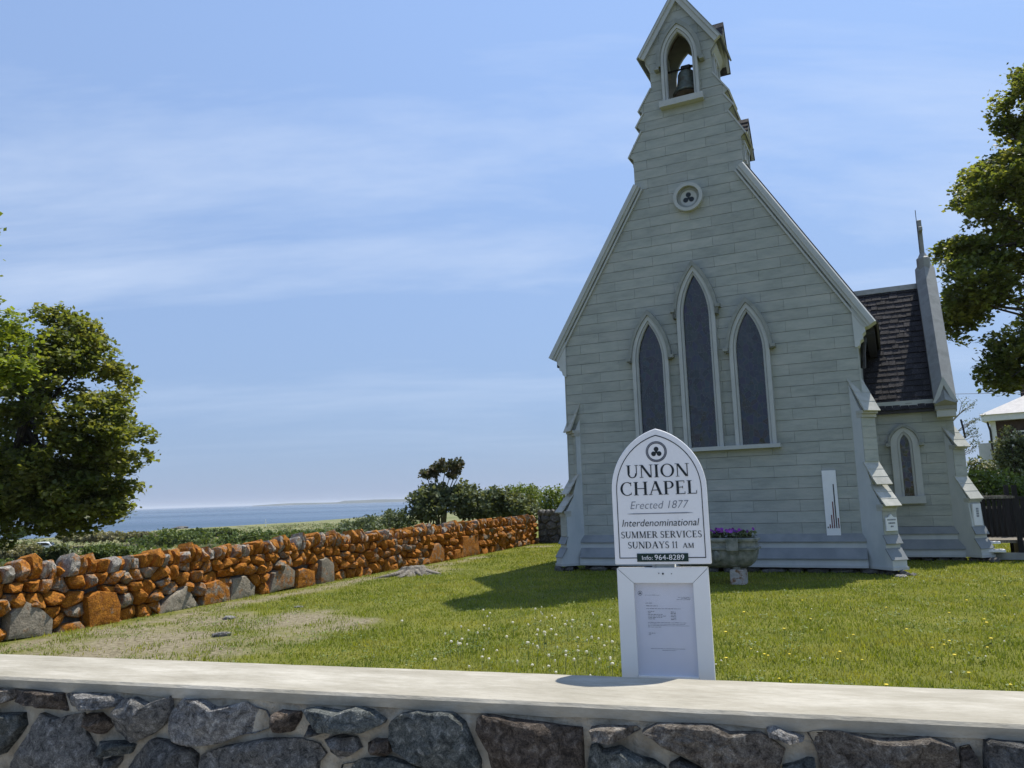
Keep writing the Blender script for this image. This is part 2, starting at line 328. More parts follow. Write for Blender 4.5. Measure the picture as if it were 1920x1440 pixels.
def stone_mat(name, cols, lichen=None, amount=0.5, scale=2.0, rand=0.25, bump=0.75, bdist=0.025, grain=(0.5, 1.5), span=0.42):
    """rock with strata noise; lichen grows in noise patches with a shape of their own"""
    m = bpy.data.materials.new(name); m.use_nodes = True; t = m.node_tree; b = t.nodes['Principled BSDF']; L = t.links.new
    b.inputs['Roughness'].default_value = 0.88; b.inputs['Specular IOR Level'].default_value = 0.25
    tcn = t.nodes.new('ShaderNodeTexCoord'); oi = t.nodes.new('ShaderNodeObjectInfo')
    off = t.nodes.new('ShaderNodeVectorMath'); off.operation = 'SCALE'; off.inputs[0].default_value = (37, 19, 53); L(oi.outputs['Random'], off.inputs['Scale'])
    av = t.nodes.new('ShaderNodeVectorMath'); av.operation = 'ADD'; L(tcn.outputs['Object'], av.inputs[0]); L(off.outputs[0], av.inputs[1])
    nz = t.nodes.new('ShaderNodeTexNoise'); nz.inputs['Scale'].default_value = 9 * scale; nz.inputs['Detail'].default_value = 9; nz.inputs['Roughness'].default_value = 0.68; nz.inputs['Distortion'].default_value = 0.8
    L(av.outputs[0], nz.inputs['Vector'])
    rp = t.nodes.new('ShaderNodeValToRGB'); el = rp.color_ramp.elements
    for i, c in enumerate(cols):
        p = 0.51 - span / 2 + span * i / (len(cols) - 1); e = el[i] if i < 2 else el.new(p); e.position = p; e.color = (*c, 1)
    L(nz.outputs['Fac'], rp.inputs[0])
    hs = t.nodes.new('ShaderNodeHueSaturation'); mr = t.nodes.new('ShaderNodeMapRange'); mr.inputs[3].default_value = 1 - rand; mr.inputs[4].default_value = 1 + rand
    L(oi.outputs['Random'], mr.inputs[0]); L(mr.outputs[0], hs.inputs['Value']); L(rp.outputs[0], hs.inputs['Color'])
    out = hs.outputs[0]
    if lichen:
        n2 = t.nodes.new('ShaderNodeTexNoise'); n2.inputs['Scale'].default_value = 5.5; n2.inputs['Detail'].default_value = 10; n2.inputs['Roughness'].default_value = 0.74
        L(av.outputs[0], n2.inputs['Vector'])
        wn = t.nodes.new('ShaderNodeTexWhiteNoise'); wn.noise_dimensions = '1D'; L(oi.outputs['Random'], wn.inputs['W'])
        m2 = t.nodes.new('ShaderNodeMath'); m2.operation = 'MULTIPLY_ADD'; L(wn.outputs['Value'], m2.inputs[0]); m2.inputs[1].default_value = 0.26; m2.inputs[2].default_value = amount - 0.13
        ad2 = t.nodes.new('ShaderNodeMath'); ad2.operation = 'ADD'; L(n2.outputs['Fac'], ad2.inputs[0]); L(m2.outputs[0], ad2.inputs[1])
        rr = t.nodes.new('ShaderNodeMapRange'); rr.inputs[1].default_value = 1.0; rr.inputs[2].default_value = 1.12; L(ad2.outputs[0], rr.inputs[0])
        n3 = t.nodes.new('ShaderNodeTexNoise'); n3.inputs['Scale'].default_value = 15; n3.inputs['Detail'].default_value = 9; n3.inputs['Roughness'].default_value = 0.78; L(av.outputs[0], n3.inputs['Vector'])
        r3 = t.nodes.new('ShaderNodeValToRGB'); e3 = r3.color_ramp.elements
        e3[0].position = 0.40; e3[0].color = (*lichen[0], 1); e3[1].position = 0.68; e3[1].color = (*lichen[1], 1); e4 = e3.new(0.26); e4.color = (0.075, 0.04, 0.015, 1); e5 = e3.new(0.8); e5.color = (0.50, 0.30, 0.07, 1); L(n3.outputs['Fac'], r3.inputs[0])
        mxn = t.nodes.new('ShaderNodeMixRGB'); L(rr.outputs[0], mxn.inputs[0]); L(out, mxn.inputs[1]); L(r3.outputs[0], mxn.inputs[2]); out = mxn.outputs[0]
    fg = t.nodes.new('ShaderNodeTexNoise'); fg.inputs['Scale'].default_value = (30 if lichen else 60) * scale; fg.inputs['Detail'].default_value = 4; fg.inputs['Roughness'].default_value = 0.8; L(av.outputs[0], fg.inputs['Vector'])
    fr = t.nodes.new('ShaderNodeMapRange'); fr.inputs[1].default_value = 0.3; fr.inputs[2].default_value = 0.7; fr.inputs[3].default_value = grain[0]; fr.inputs[4].default_value = grain[1]; L(fg.outputs['Fac'], fr.inputs[0])
    fm = t.nodes.new('ShaderNodeMixRGB'); fm.blend_type = 'MULTIPLY'; fm.inputs[0].default_value = 1; L(out, fm.inputs[1]); L(fr.outputs[0], fm.inputs[2]); out = fm.outputs[0]
    L(out, b.inputs['Base Color'])
    nb = t.nodes.new('ShaderNodeTexNoise'); nb.inputs['Scale'].default_value = 16 * scale; nb.inputs['Detail'].default_value = 8; nb.inputs['Roughness'].default_value = 0.7; L(av.outputs[0], nb.inputs['Vector'])
    bp = t.nodes.new('ShaderNodeBump'); bp.inputs['Strength'].default_value = bump; bp.inputs['Distance'].default_value = bdist; L(nb.outputs['Fac'], bp.inputs['Height']); L(bp.outputs[0], b.inputs['Normal'])
    return m
ORANGE = ((0.21, 0.068, 0.006), (0.46, 0.19, 0.02))
M['lichen_stone'] = stone_mat('lichen_stone', [(0.09, 0.08, 0.065), (0.19, 0.17, 0.135), (0.38, 0.35, 0.29)], ORANGE, 0.675, grain=(0.35, 1.6))
M['lichen_cap'] = stone_mat('lichen_coping_stone', [(0.11, 0.10, 0.085), (0.25, 0.23, 0.195), (0.50, 0.47, 0.41)], ORANGE, 0.61, grain=(0.4, 1.55))
M['slab'] = stone_mat('pale_slab_stone', [(0.16, 0.135, 0.10), (0.25, 0.22, 0.17), (0.34, 0.305, 0.24)], ORANGE, 0.50, rand=0.12, grain=(0.6, 1.35))
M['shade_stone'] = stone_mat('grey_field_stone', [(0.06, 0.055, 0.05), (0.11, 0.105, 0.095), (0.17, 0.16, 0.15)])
M['st_grey'] = stone_mat('grey_wall_stone', [(0.06, 0.058, 0.052), (0.15, 0.143, 0.13), (0.22, 0.21, 0.188), (0.38, 0.365, 0.335)], scale=3, bump=1.0, bdist=0.05, span=0.30, grain=(0.35, 1.65))
M['st_blue'] = stone_mat('blue_grey_wall_stone', [(0.048, 0.052, 0.048), (0.115, 0.125, 0.115), (0.18, 0.19, 0.172), (0.36, 0.36, 0.33)], scale=3, bump=1.0, bdist=0.05, span=0.30, grain=(0.35, 1.65))
M['st_brown'] = stone_mat('brown_wall_stone', [(0.04, 0.03, 0.022), (0.115, 0.088, 0.066), (0.18, 0.142, 0.11), (0.32, 0.265, 0.21)], scale=3, bump=1.0, bdist=0.05, span=0.30, grain=(0.35, 1.65))
M['st_tan'] = stone_mat('tan_wall_stone', [(0.07, 0.058, 0.045), (0.19, 0.16, 0.128), (0.28, 0.245, 0.20), (0.46, 0.42, 0.36)], scale=3, bump=1.0, bdist=0.05, span=0.30, grain=(0.35, 1.65))
M['st_pale'] = stone_mat('pale_wall_stone', [(0.08, 0.076, 0.07), (0.22, 0.21, 0.195), (0.34, 0.325, 0.30), (0.55, 0.53, 0.49)], scale=3, bump=1.0, bdist=0.05, span=0.30, grain=(0.35, 1.65))

def ground_mat():
    m = bpy.data.materials.new('turf_and_field'); m.use_nodes = True; t = m.node_tree; b = t.nodes['Principled BSDF']; L = t.links.new
    b.inputs['Roughness'].default_value = 0.95; b.inputs['Specular IOR Level'].default_value = 0.1
    tcn = t.nodes.new('ShaderNodeTexCoord'); g = t.nodes.new('ShaderNodeAttribute'); g.attribute_name = 'field'
    def nz(s, d=6):
        n = t.nodes.new('ShaderNodeTexNoise'); n.inputs['Scale'].default_value = s; n.inputs['Detail'].default_value = d; n.inputs['Roughness'].default_value = 0.65; L(tcn.outputs['Object'], n.inputs['Vector']); return n
    def ramp(n, a, c, lo=0.35, hi=0.65):
        r = t.nodes.new('ShaderNodeValToRGB'); e = r.color_ramp.elements; e[0].position = lo; e[0].color = (*a, 1); e[1].position = hi; e[1].color = (*c, 1); L(n.outputs['Fac'], r.inputs[0]); return r
    lawn = ramp(nz(1.3), (0.11, 0.125, 0.022), (0.18, 0.18, 0.036))
    dirt = ramp(nz(14), (0.15, 0.125, 0.075), (0.31, 0.27, 0.18))
    field = ramp(nz(0.12, 9), (0.11, 0.13, 0.045), (0.235, 0.225, 0.12))
    bare = t.nodes.new('ShaderNodeAttribute'); bare.attribute_name = 'bare'
    nb = nz(2.2, 8); s = t.nodes.new('ShaderNodeMath'); s.operation = 'MULTIPLY_ADD'; L(bare.outputs['Fac'], s.inputs[0]); s.inputs[1].default_value = 1.0; s.inputs[2].default_value = -0.5
    a2 = t.nodes.new('ShaderNodeMath'); a2.operation = 'ADD'; L(s.outputs[0], a2.inputs[0]); L(nb.outputs['Fac'], a2.inputs[1])
    rr = t.nodes.new('ShaderNodeMapRange'); rr.inputs[1].default_value = 0.36; rr.inputs[2].default_value = 0.72; L(a2.outputs[0], rr.inputs[0])
    m1 = t.nodes.new('ShaderNodeMixRGB'); L(rr.outputs[0], m1.inputs[0]); L(lawn.outputs[0], m1.inputs[1]); L(dirt.outputs[0], m1.inputs[2])
    m2 = t.nodes.new('ShaderNodeMixRGB'); L(g.outputs['Fac'], m2.inputs[0]); L(m1.outputs[0], m2.inputs[1]); L(field.outputs[0], m2.inputs[2])
    L(m2.outputs[0], b.inputs['Base Color'])
    nn = nz(30); bp = t.nodes.new('ShaderNodeBump'); bp.inputs['Strength'].default_value = 0.8; bp.inputs['Distance'].default_value = 0.05; L(nn.outputs['Fac'], bp.inputs['Height']); L(bp.outputs[0], b.inputs['Normal'])
    return m
M['ground'] = ground_mat()
M['pave'] = mat('pavement_concrete', [(0.30, 0.29, 0.27), (0.38, 0.37, 0.34)], scale=3, rough=0.9, bump=0.1)
M['asphalt'] = mat('asphalt', [(0.045, 0.045, 0.047), (0.065, 0.065, 0.066)], scale=20, rough=0.9, bump=0.2)
M['grass'] = mat('lawn_grass_blades', [(0.12, 0.165, 0.02), (0.20, 0.235, 0.03), (0.31, 0.295, 0.065)], scale=0.9, rough=0.6, island=0.35, trans=0.35, detail=9, lo=0.33, hi=0.68)

def sea_mat():
    m = bpy.data.materials.new('sea_water'); m.use_nodes = True; t = m.node_tree; b = t.nodes['Principled BSDF']; L = t.links.new
    b.inputs['Base Color'].default_value = (0.02, 0.05, 0.085, 1); b.inputs['Roughness'].default_value = 0.22; b.inputs['Specular IOR Level'].default_value = 0.5
    tcn = t.nodes.new('ShaderNodeTexCoord'); mpn = t.nodes.new('ShaderNodeMapping'); mpn.inputs['Scale'].default_value = (0.35, 1, 1); mpn.inputs['Rotation'].default_value = (0, 0, R_(-15)); L(tcn.outputs['Object'], mpn.inputs[0])
    n1 = t.nodes.new('ShaderNodeTexNoise'); n1.inputs['Scale'].default_value = 0.12; n1.inputs['Detail'].default_value = 8; L(mpn.outputs[0], n1.inputs['Vector'])
    bp = t.nodes.new('ShaderNodeBump'); bp.inputs['Strength'].default_value = 0.9; bp.inputs['Distance'].default_value = 1.2; L(n1.outputs['Fac'], bp.inputs['Height']); L(bp.outputs[0], b.inputs['Normal'])
    n2 = t.nodes.new('ShaderNodeTexNoise'); n2.inputs['Scale'].default_value = 0.0035; n2.inputs['Detail'].default_value = 6; L(mpn.outputs[0], n2.inputs['Vector'])
    rp = t.nodes.new('ShaderNodeMapRange'); rp.inputs[1].default_value = 0.35; rp.inputs[2].default_value = 0.65; rp.inputs[3].default_value = 0.15; rp.inputs[4].default_value = 0.35; L(n2.outputs['Fac'], rp.inputs[0]); L(rp.outputs[0], b.inputs['Roughness'])
    return m
M['sea'] = sea_mat()
M['land'] = mat('far_land', [(0.05, 0.065, 0.045), (0.08, 0.09, 0.06)], scale=0.004, rough=0.95)

# ------------------------------------------------------------------ setting: ground, sea, far coast
WA = Vector((-7.42, 8.0)); WB = Vector((0.62, 27.3))          # line of the lichen wall
WD = (WB - WA).normalized(); WN = Vector((WD.y, -WD.x))        # WN points to the lawn side
def beyond(x, y):
    return -((x - WA.x) * WN.x + (y - WA.y) * WN.y)
def gz(x, y):
    e = beyond(x, y)
    z = 0.02 * (mnoise.noise(Vector((x * 0.5, y * 0.5, 0)))) if y > 2.6 else -0.03
    if e > 0.6:
        e -= 0.6
        z = -0.045 * e if e < 100 else (-4.5 - (e - 100) * 0.0192 if e < 250 else -7.38 - (e - 250) * 0.05)
        if e > 12: z += 0.35 * min(1, (e - 12) / 30) * mnoise.noise(Vector((x * 0.05, y * 0.05, 3)))
    return z
def bare_at(x, y):
    e = -beyond(x, y); y2 = (x - WA.x) * WD.x + (y - WA.y) * WD.y
    v = max(0, 1 - abs(e - 0.6) / (0.95 - 0.02 * y2)) * 0.75 if y2 < 16 else 0.3 * max(0, 1 - abs(e - 0.3) / 0.3)                                # dead strip along the wall foot
    for cx, cy, r, a in ((-4.6, 9.6, 1.15, 1.0), (-3.1, 11.2, 0.8, 0.95), (-5.2, 8.7, 0.9, 0.9), (-2.35, 10.7, 0.6, 0.85), (-2.0, 18.3, 0.8, 0.8), (0.7, 25.6, 0.6, 0.9), (-5.2, 10.8, 0.6, 0.8), (-3.6, 9.0, 1.0, 0.75), (-4.4, 11.4, 0.8, 0.85), (-2.9, 9.9, 0.8, 0.7)):
        d = math.hypot((x - cx), (y - cy) * 0.8); v = max(v, a * max(0, 1 - d / (r * 1.35)) ** 0.6)
    return min(1, v)
def make_ground():
    n = 210
    t = np.linspace(-1, 1, n)
    ax = np.sinh(t * 7.6) / np.sinh(7.6) * 4000
    t2 = np.linspace(-0.75, 1, n)
    ay = 11 + np.sinh(t2 * 7.6) / np.sinh(7.6) * 4000
    V = np.array([(x, y, gz(x, y)) for y in ay for x in ax])
    i = np.arange((n - 1) * (n - 1)); r = i // (n - 1); c = i % (n - 1); a = r * n + c
    T = np.stack([a, a + 1, a + n + 1, a + n], 1)
    o = soup('ground', V, T, M['ground'], smooth=True)
    fa = o.data.attributes.new('field', 'FLOAT', 'POINT')
    ba = o.data.attributes.new('bare', 'FLOAT', 'POINT')
    fv = np.array([min(1, max(0, (beyond(x, y) - 9) / 8)) if beyond(x, y) > 0 else (1.0 if math.hypot(x, y) > 80 else 0.0) for x, y, z in V])
    bv = np.array([bare_at(x, y) if abs(x) < 12 and 2 < y < 32 else 0 for x, y, z in V])
    fa.data.foreach_set('value', fv.astype(np.float32)); ba.data.foreach_set('value', bv.astype(np.float32))
    tag(o, 'green lawn and scrubby field sloping down to the sea', 'ground', kind='structure')
make_ground()
sea = MB(); sea.add([(-30000, -30000, -7.3), (30000, -30000, -7.3), (30000, 30000, -7.3), (-30000, 30000, -7.3)], [(0, 1, 2, 3)])
tag(sea.build('sea', M['sea']), 'calm blue sea reaching to the horizon', 'sea', kind='structure')
def far_coast():
    D = 6500.0; top = []
    for k in range(61):
        u = 470 + (1120 - 470) * k / 60
        p = at(u, 940, D); h = 4 + 10 * (0.5 + 0.5 * mnoise.noise(Vector((k * 0.21, 2, 0)))) + (9 if u > 640 else 0)
        if u < 520: h *= (u - 470) / 50
        if 612 < u < 626: h *= 0.35
        top.append((p.x, p.y, h - 7.3 + 6))
    V = []
    for x, y, z in top: V += [(x, y, -12), (x, y + 60, z), (x, y + 500, z * 0.9), (x, y + 900, -12)]
    Fc = [(4 * i + j, 4 * i + 4 + j, 4 * i + 5 + j, 4 * i + 1 + j) for i in range(60) for j in range(3)]
    m = MB(); m.add(V, Fc)
    tag(m.build('far_coast', M['land']), 'low wooded coast far across the water', 'coast', kind='structure')
far_coast()

# ------------------------------------------------------------------ chapel
P0 = Vector((3.8795, 16.1726, 0)); RX = Vector((0.90089, -0.43405, 0)); NF = Vector((-0.43405, -0.90089, 0))
CH_O = P0 + RX * 0.085
CH_R = math.atan2(RX.y, RX.x)
def CW(x, y, z):   # chapel local -> world
    return CH_O + RX * x - NF * y + Vector((0, 0, z))
chapel = empty('chapel', CH_O, CH_R)
tag(chapel, 'pale grey-green wooden chapel with steep gable, bell turret and pointed windows', 'chapel')

def arch_half(a, zs, za):
    r = za - zs; Rr = (a * a + r * r) / (2 * a)
    def f(z):
        if z <= zs: return a
        if z >= za: return 0.0
        return max(0.0, a - Rr + math.sqrt(max(0, Rr * Rr - (z - zs) ** 2)))
    return f
def arch_pts(cx, a, z0, zs, za, n=10):
    f = arch_half(a, zs, za)
    r = za - zs; Rr = (a * a + r * r) / (2 * a); th = math.asin(min(1, r / Rr))
    rt = [(cx + a - Rr + Rr * math.cos(th * i / n), zs + Rr * math.sin(th * i / n)) for i in range(n)]
    left = [(2 * cx - x, z) for x, z in rt]
    return [(cx - a, z0)] + left + [(cx, za)] + rt[::-1] + [(cx + a, z0)]

# half-width of the front wall with the stepped bell turret, measured from the photograph
PROF = [(0.70, 3.03), (5.15, 3.03), (5.253, 3.03), (8.40, 1.15), (8.401, 1.185), (9.03, 1.185), (9.10, 1.265), (9.64, 0.955), (9.68, 0.96), (9.78, 1.06), (10.05, 0.885), (10.07, 0.89), (10.14, 0.98), (10.60, 0.685), (11.14, 0.685), (11.40, 0.86), (12.70, 0.0)]
def hw(z):
    if z <= PROF[0][0]: return PROF[0][1]
    for (a, b), (c, d) in zip(PROF, PROF[1:]):
        if z <= c: return b + (d - b) * (z - a) / max(1e-6, c - a)
    return 0.0
BELL = (0.29, 10.17, 11.13, 11.75)
bhole = arch_half(BELL[0] + 0.012, BELL[2], BELL[3] + 0.012)
def hole_bell(z):
    return bhole(z) if BELL[1] - 0.01 < z < BELL[3] + 0.012 else 0.0
COURSE = 0.2227
def piece(x0, x1, zs, Lf, Rf):
    """polygon between x0..x1 limited by functions of z"""
    lo = [(max(x0, Lf(z)), z) for z in zs]; hi = [(min(x1, Rf(z)), z) for z in zs]
    ok = [i for i in range(len(zs)) if hi[i][0] - lo[i][0] > 0.004]
    if len(ok) < 2: return None
    lo = [lo[i] for i in ok]; hi = [hi[i] for i in ok]
    if sum(h[0] - l[0] for l, h in zip(lo, hi)) / len(ok) < 0.02: return None
    return hi + lo[::-1]
def boards(z0, z1, hwf, hole, length, parent, y0=-0.022, y1=0.0, cx=0.0, off=0.0, fnm=None, name='siding_board', lim=None):
    k = 0; z = z0
    while z < z1 - 0.02:
        za, zb = z + 0.004, min(z + COURSE, z1) - 0.004
        zs = sorted(set([za, zb, (za + zb) / 2] + [za + (zb - za) * t / 6 for t in (1, 2, 4, 5)] + [q for q, _ in PROF if za < q < zb]))
        W = max(hwf(q) for q in zs)
        sh = (0.5 if k % 2 else 0.0) * length + off
        n0 = int(math.floor((-W - sh) / length)) - 1
        for i in range(n0, n0 + int(2 * W / length) + 4):
            a = i * length + sh + 0.002; b = a + length - 0.004
            segs = []
            if hole and any(hole(q) > 0 for q in zs):
                segs.append(piece(a, b, zs, lambda q: -hwf(q) + 0.004, lambda q: (-hole(q) if hole(q) > 0 else hwf(q) - 0.004) if a < 0 else -9))
                segs.append(piece(a, b, zs, lambda q: (hole(q) if hole(q) > 0 else (-hwf(q)) + 0.004), lambda q: hwf(q) - 0.004))
                if segs[0] and segs[1] and not all(hole(q) > 0 for q in zs) and a < 0 < b:
                    segs = [segs[0]] if False else segs
            else:
                segs.append(piece(a, b, zs, lambda q: -hwf(q) + 0.004, lambda q: hwf(q) - 0.004))
            for pg in segs:
                if not pg: continue
                dy = rnd.uniform(-0.0025, 0.0025)
                MB().prism([(x + cx, q) for x, q in pg], y0 + dy, y1, fnm).build(name, M['siding'], parent)
        z += COURSE; k += 1

# wall core plate behind the boards (with the belfry opening cut through)
def plate(name, zlist, hwf, hole, y0, y1, m, parent):
    mb = MB()
    for a, b in zip(zlist, zlist[1:]):
        ha, hb = hwf(a + 1e-4), hwf(b - 1e-4)
        oa, ob = (hole(a + 1e-4), hole(b - 1e-4)) if hole else (0, 0)
        if oa > 0 or ob > 0:
            for s in (-1, 1):
                mb.prism([(s * oa, a), (s * ha, a), (s * hb, b), (s * ob, b)], y0, y1)
        elif ha + hb > 0.01:
            mb.prism([(-ha, a), (ha, a), (hb, b), (-hb, b)], y0, y1)
    return mb.build(name, m, parent)
zl = sorted(set([q for q, _ in PROF] + [0.13, 5.25, BELL[1], BELL[2], BELL[3]] + list(np.linspace(BELL[1], BELL[3] + 0.012, 16))))
hwi = lambda z: max(0.0, hw(z) - 0.012)
plate('wall_core', zl, hwi, hole_bell, 0.001, 0.07, M['backing'], chapel)
TD = 0.95                                                     # depth of the bell turret
zt = [q for q in zl if q > 8.3]
plate('turret_back_wall', zt, hwi, hole_bell, TD - 0.08, TD, M['siding'], chapel)
# turret side walls follow the stepped profile
for s in (-1, 1):
    mb = MB()
    pr = [(z, x) for z, x in PROF if z >= 8.40 and z < 11.2]
    pr[0] = (8.2, 1.185)
    for (za, xa), (zb, xb) in zip(pr, pr[1:]):
        if zb - za < 1e-3: continue
        mb.hexa([(s * (xa - 0.09), 0.071, za), (s * (xa - 0.013), 0.071, za), (s * (xa - 0.013), TD - 0.081, za), (s * (xa - 0.09), TD - 0.081, za),
                 (s * (xb - 0.09), 0.071, zb), (s * (xb - 0.013), 0.071, zb), (s * (xb - 0.013), TD - 0.081, zb), (s * (xb - 0.09), TD - 0.081, zb)])
    mb.build('turret_side_wall', M['siding'], chapel)
    # inside lining seen through the opening
    MB().box(s * 0.56, s * 0.58, 0.08, TD - 0.09, 10.16, 11.6).build('turret_lining', M['inner'], chapel)
    # weathering boards on the steps
    for (zb_, xb_, zt_, xt_) in ((9.10, 1.265, 9.64, 0.955), (9.78, 1.06, 10.05, 0.885), (10.14, 0.98, 10.60, 0.685)):
        d = Vector((xb_ - xt_, zb_ - zt_)).normalized(); n = Vector((-d.y, d.x)); 
        if n.x < 0: n = -n
        poly = [(xt_ - d.x * 0.02, zt_ - d.y * 0.02), (xb_ + d.x * 0.03, zb_ + d.y * 0.03), (xb_ + d.x * 0.03 + n.x * 0.03, zb_ + d.y * 0.03 + n.y * 0.03), (xt_ - d.x * 0.02 + n.x * 0.03, zt_ - d.y * 0.02 + n.y * 0.03)]
        MB().prism([(s * x, z) for x, z in poly], -0.045, TD + 0.02).build('turret_weathering', M['trim'], chapel)
    # cross gablets on the turret sides
    for x0, x1, ze, zr in ((0.90, 1.30, 8.98, 9.62), (0.40, 0.92, 11.18, 12.02)):
        mb = MB(); ym = TD / 2
        yq, zq = 0.27, zr - 0.06 - (zr - ze) * 0.48
        V = [(s * x0, yq, zq), (s * x0, TD - 0.04, ze), (s * x0, ym, zr - 0.06), (s * (x1 - 0.07), yq, zq), (s * (x1 - 0.07), TD - 0.04, ze), (s * (x1 - 0.07), ym, zr - 0.06)]
        mb.add(V, [(0, 1, 2), (3, 5, 4), (0, 2, 5, 3), (1, 4, 5, 2), (0, 3, 4, 1)])
        g = mb.build('gablet', M['siding'], chapel)
        for sy in (-1, 1):
            ye = ym + (0.06 + TD / 2 if sy > 0 else -TD / 2 + 0.04); dz = (zr - ze) * 0.12
            mb = MB(); k = 6
            for j in range(k if sy > 0 else 3):
                t0, t1 = j / k, (j + 1.15) / k
                ya, yb = ym + (ye - ym) * t0, ym + (ye - ym) * t1; za, zb = zr + (ze - dz - zr) * t0, zr + (ze - dz - zr) * t1
                o = 0.03
                mb.hexa([(s * x0, ya, za - 0.02), (s * x1, ya, za - 0.02), (s * x1, yb, zb - 0.02), (s * x0, yb, zb - 0.02), (s * x0, ya, za + 0.004), (s * x1, ya, za + 0.004), (s * x1, yb, zb + o), (s * x0, yb, zb + o)])
            mb.build('gablet_roof', M['shingle'], g)
        mb = MB()
        for sy in (-1, 1):
            ye = ym + (0.03 + TD / 2 if sy > 0 else -TD / 2 + 0.05)
            zz = ze - 0.04
            if sy < 0: ye, zz = 0.27, zr - 0.06 - (zr - ze) * 0.48
            mb.hexa([(s * (x1 - 0.069), ym, zr - 0.16), (s * (x1 - 0.02), ym, zr - 0.16), (s * (x1 - 0.02), ye, zz - 0.09), (s * (x1 - 0.069), ye, zz - 0.09), (s * (x1 - 0.069), ym, zr - 0.03), (s * (x1 - 0.02), ym, zr - 0.03), (s * (x1 - 0.02), ye, zz + 0.03), (s * (x1 - 0.069), ye, zz + 0.03)])
        mb.build('gablet_trim', M['trim'], g)
    # framed panels on turret sides
    for x, z0_, z1_ in ((1.172, 8.55, 8.98), (0.672, 10.68, 11.14)):
        mb = MB()
        for ya in (0.14, 0.36, 0.72): mb.box(s * x, s * (x + 0.05), ya, ya + 0.07, z0_, z1_)
        mb.box(s * x, s * (x + 0.06), 0.12, 0.82, z1_ - 0.06, z1_ + 0.01)
        mb.build('turret_side_panel', M['trim'], chapel)

boards(0.72, 12.62, hw, hole_bell, 0.88, chapel)

# belfry floor, ceiling
MB().box(-0.66, 0.66, 0.075, TD - 0.085, 10.05, 10.16).build('belfry_floor', M['inner'], chapel)
mb = MB()
for s in (-1, 1):
    mb.hexa([(0, 0.075, 12.48), (s * 0.60, 0.075, 11.58), (s * 0.60, TD - 0.085, 11.58), (0, TD - 0.085, 12.48), (0, 0.075, 12.51), (s * 0.62, 0.075, 11.6), (s * 0.62, TD - 0.085, 11.6), (0, TD - 0.085, 12.51)])
mb.build('belfry_ceiling', M['inner'], chapel)

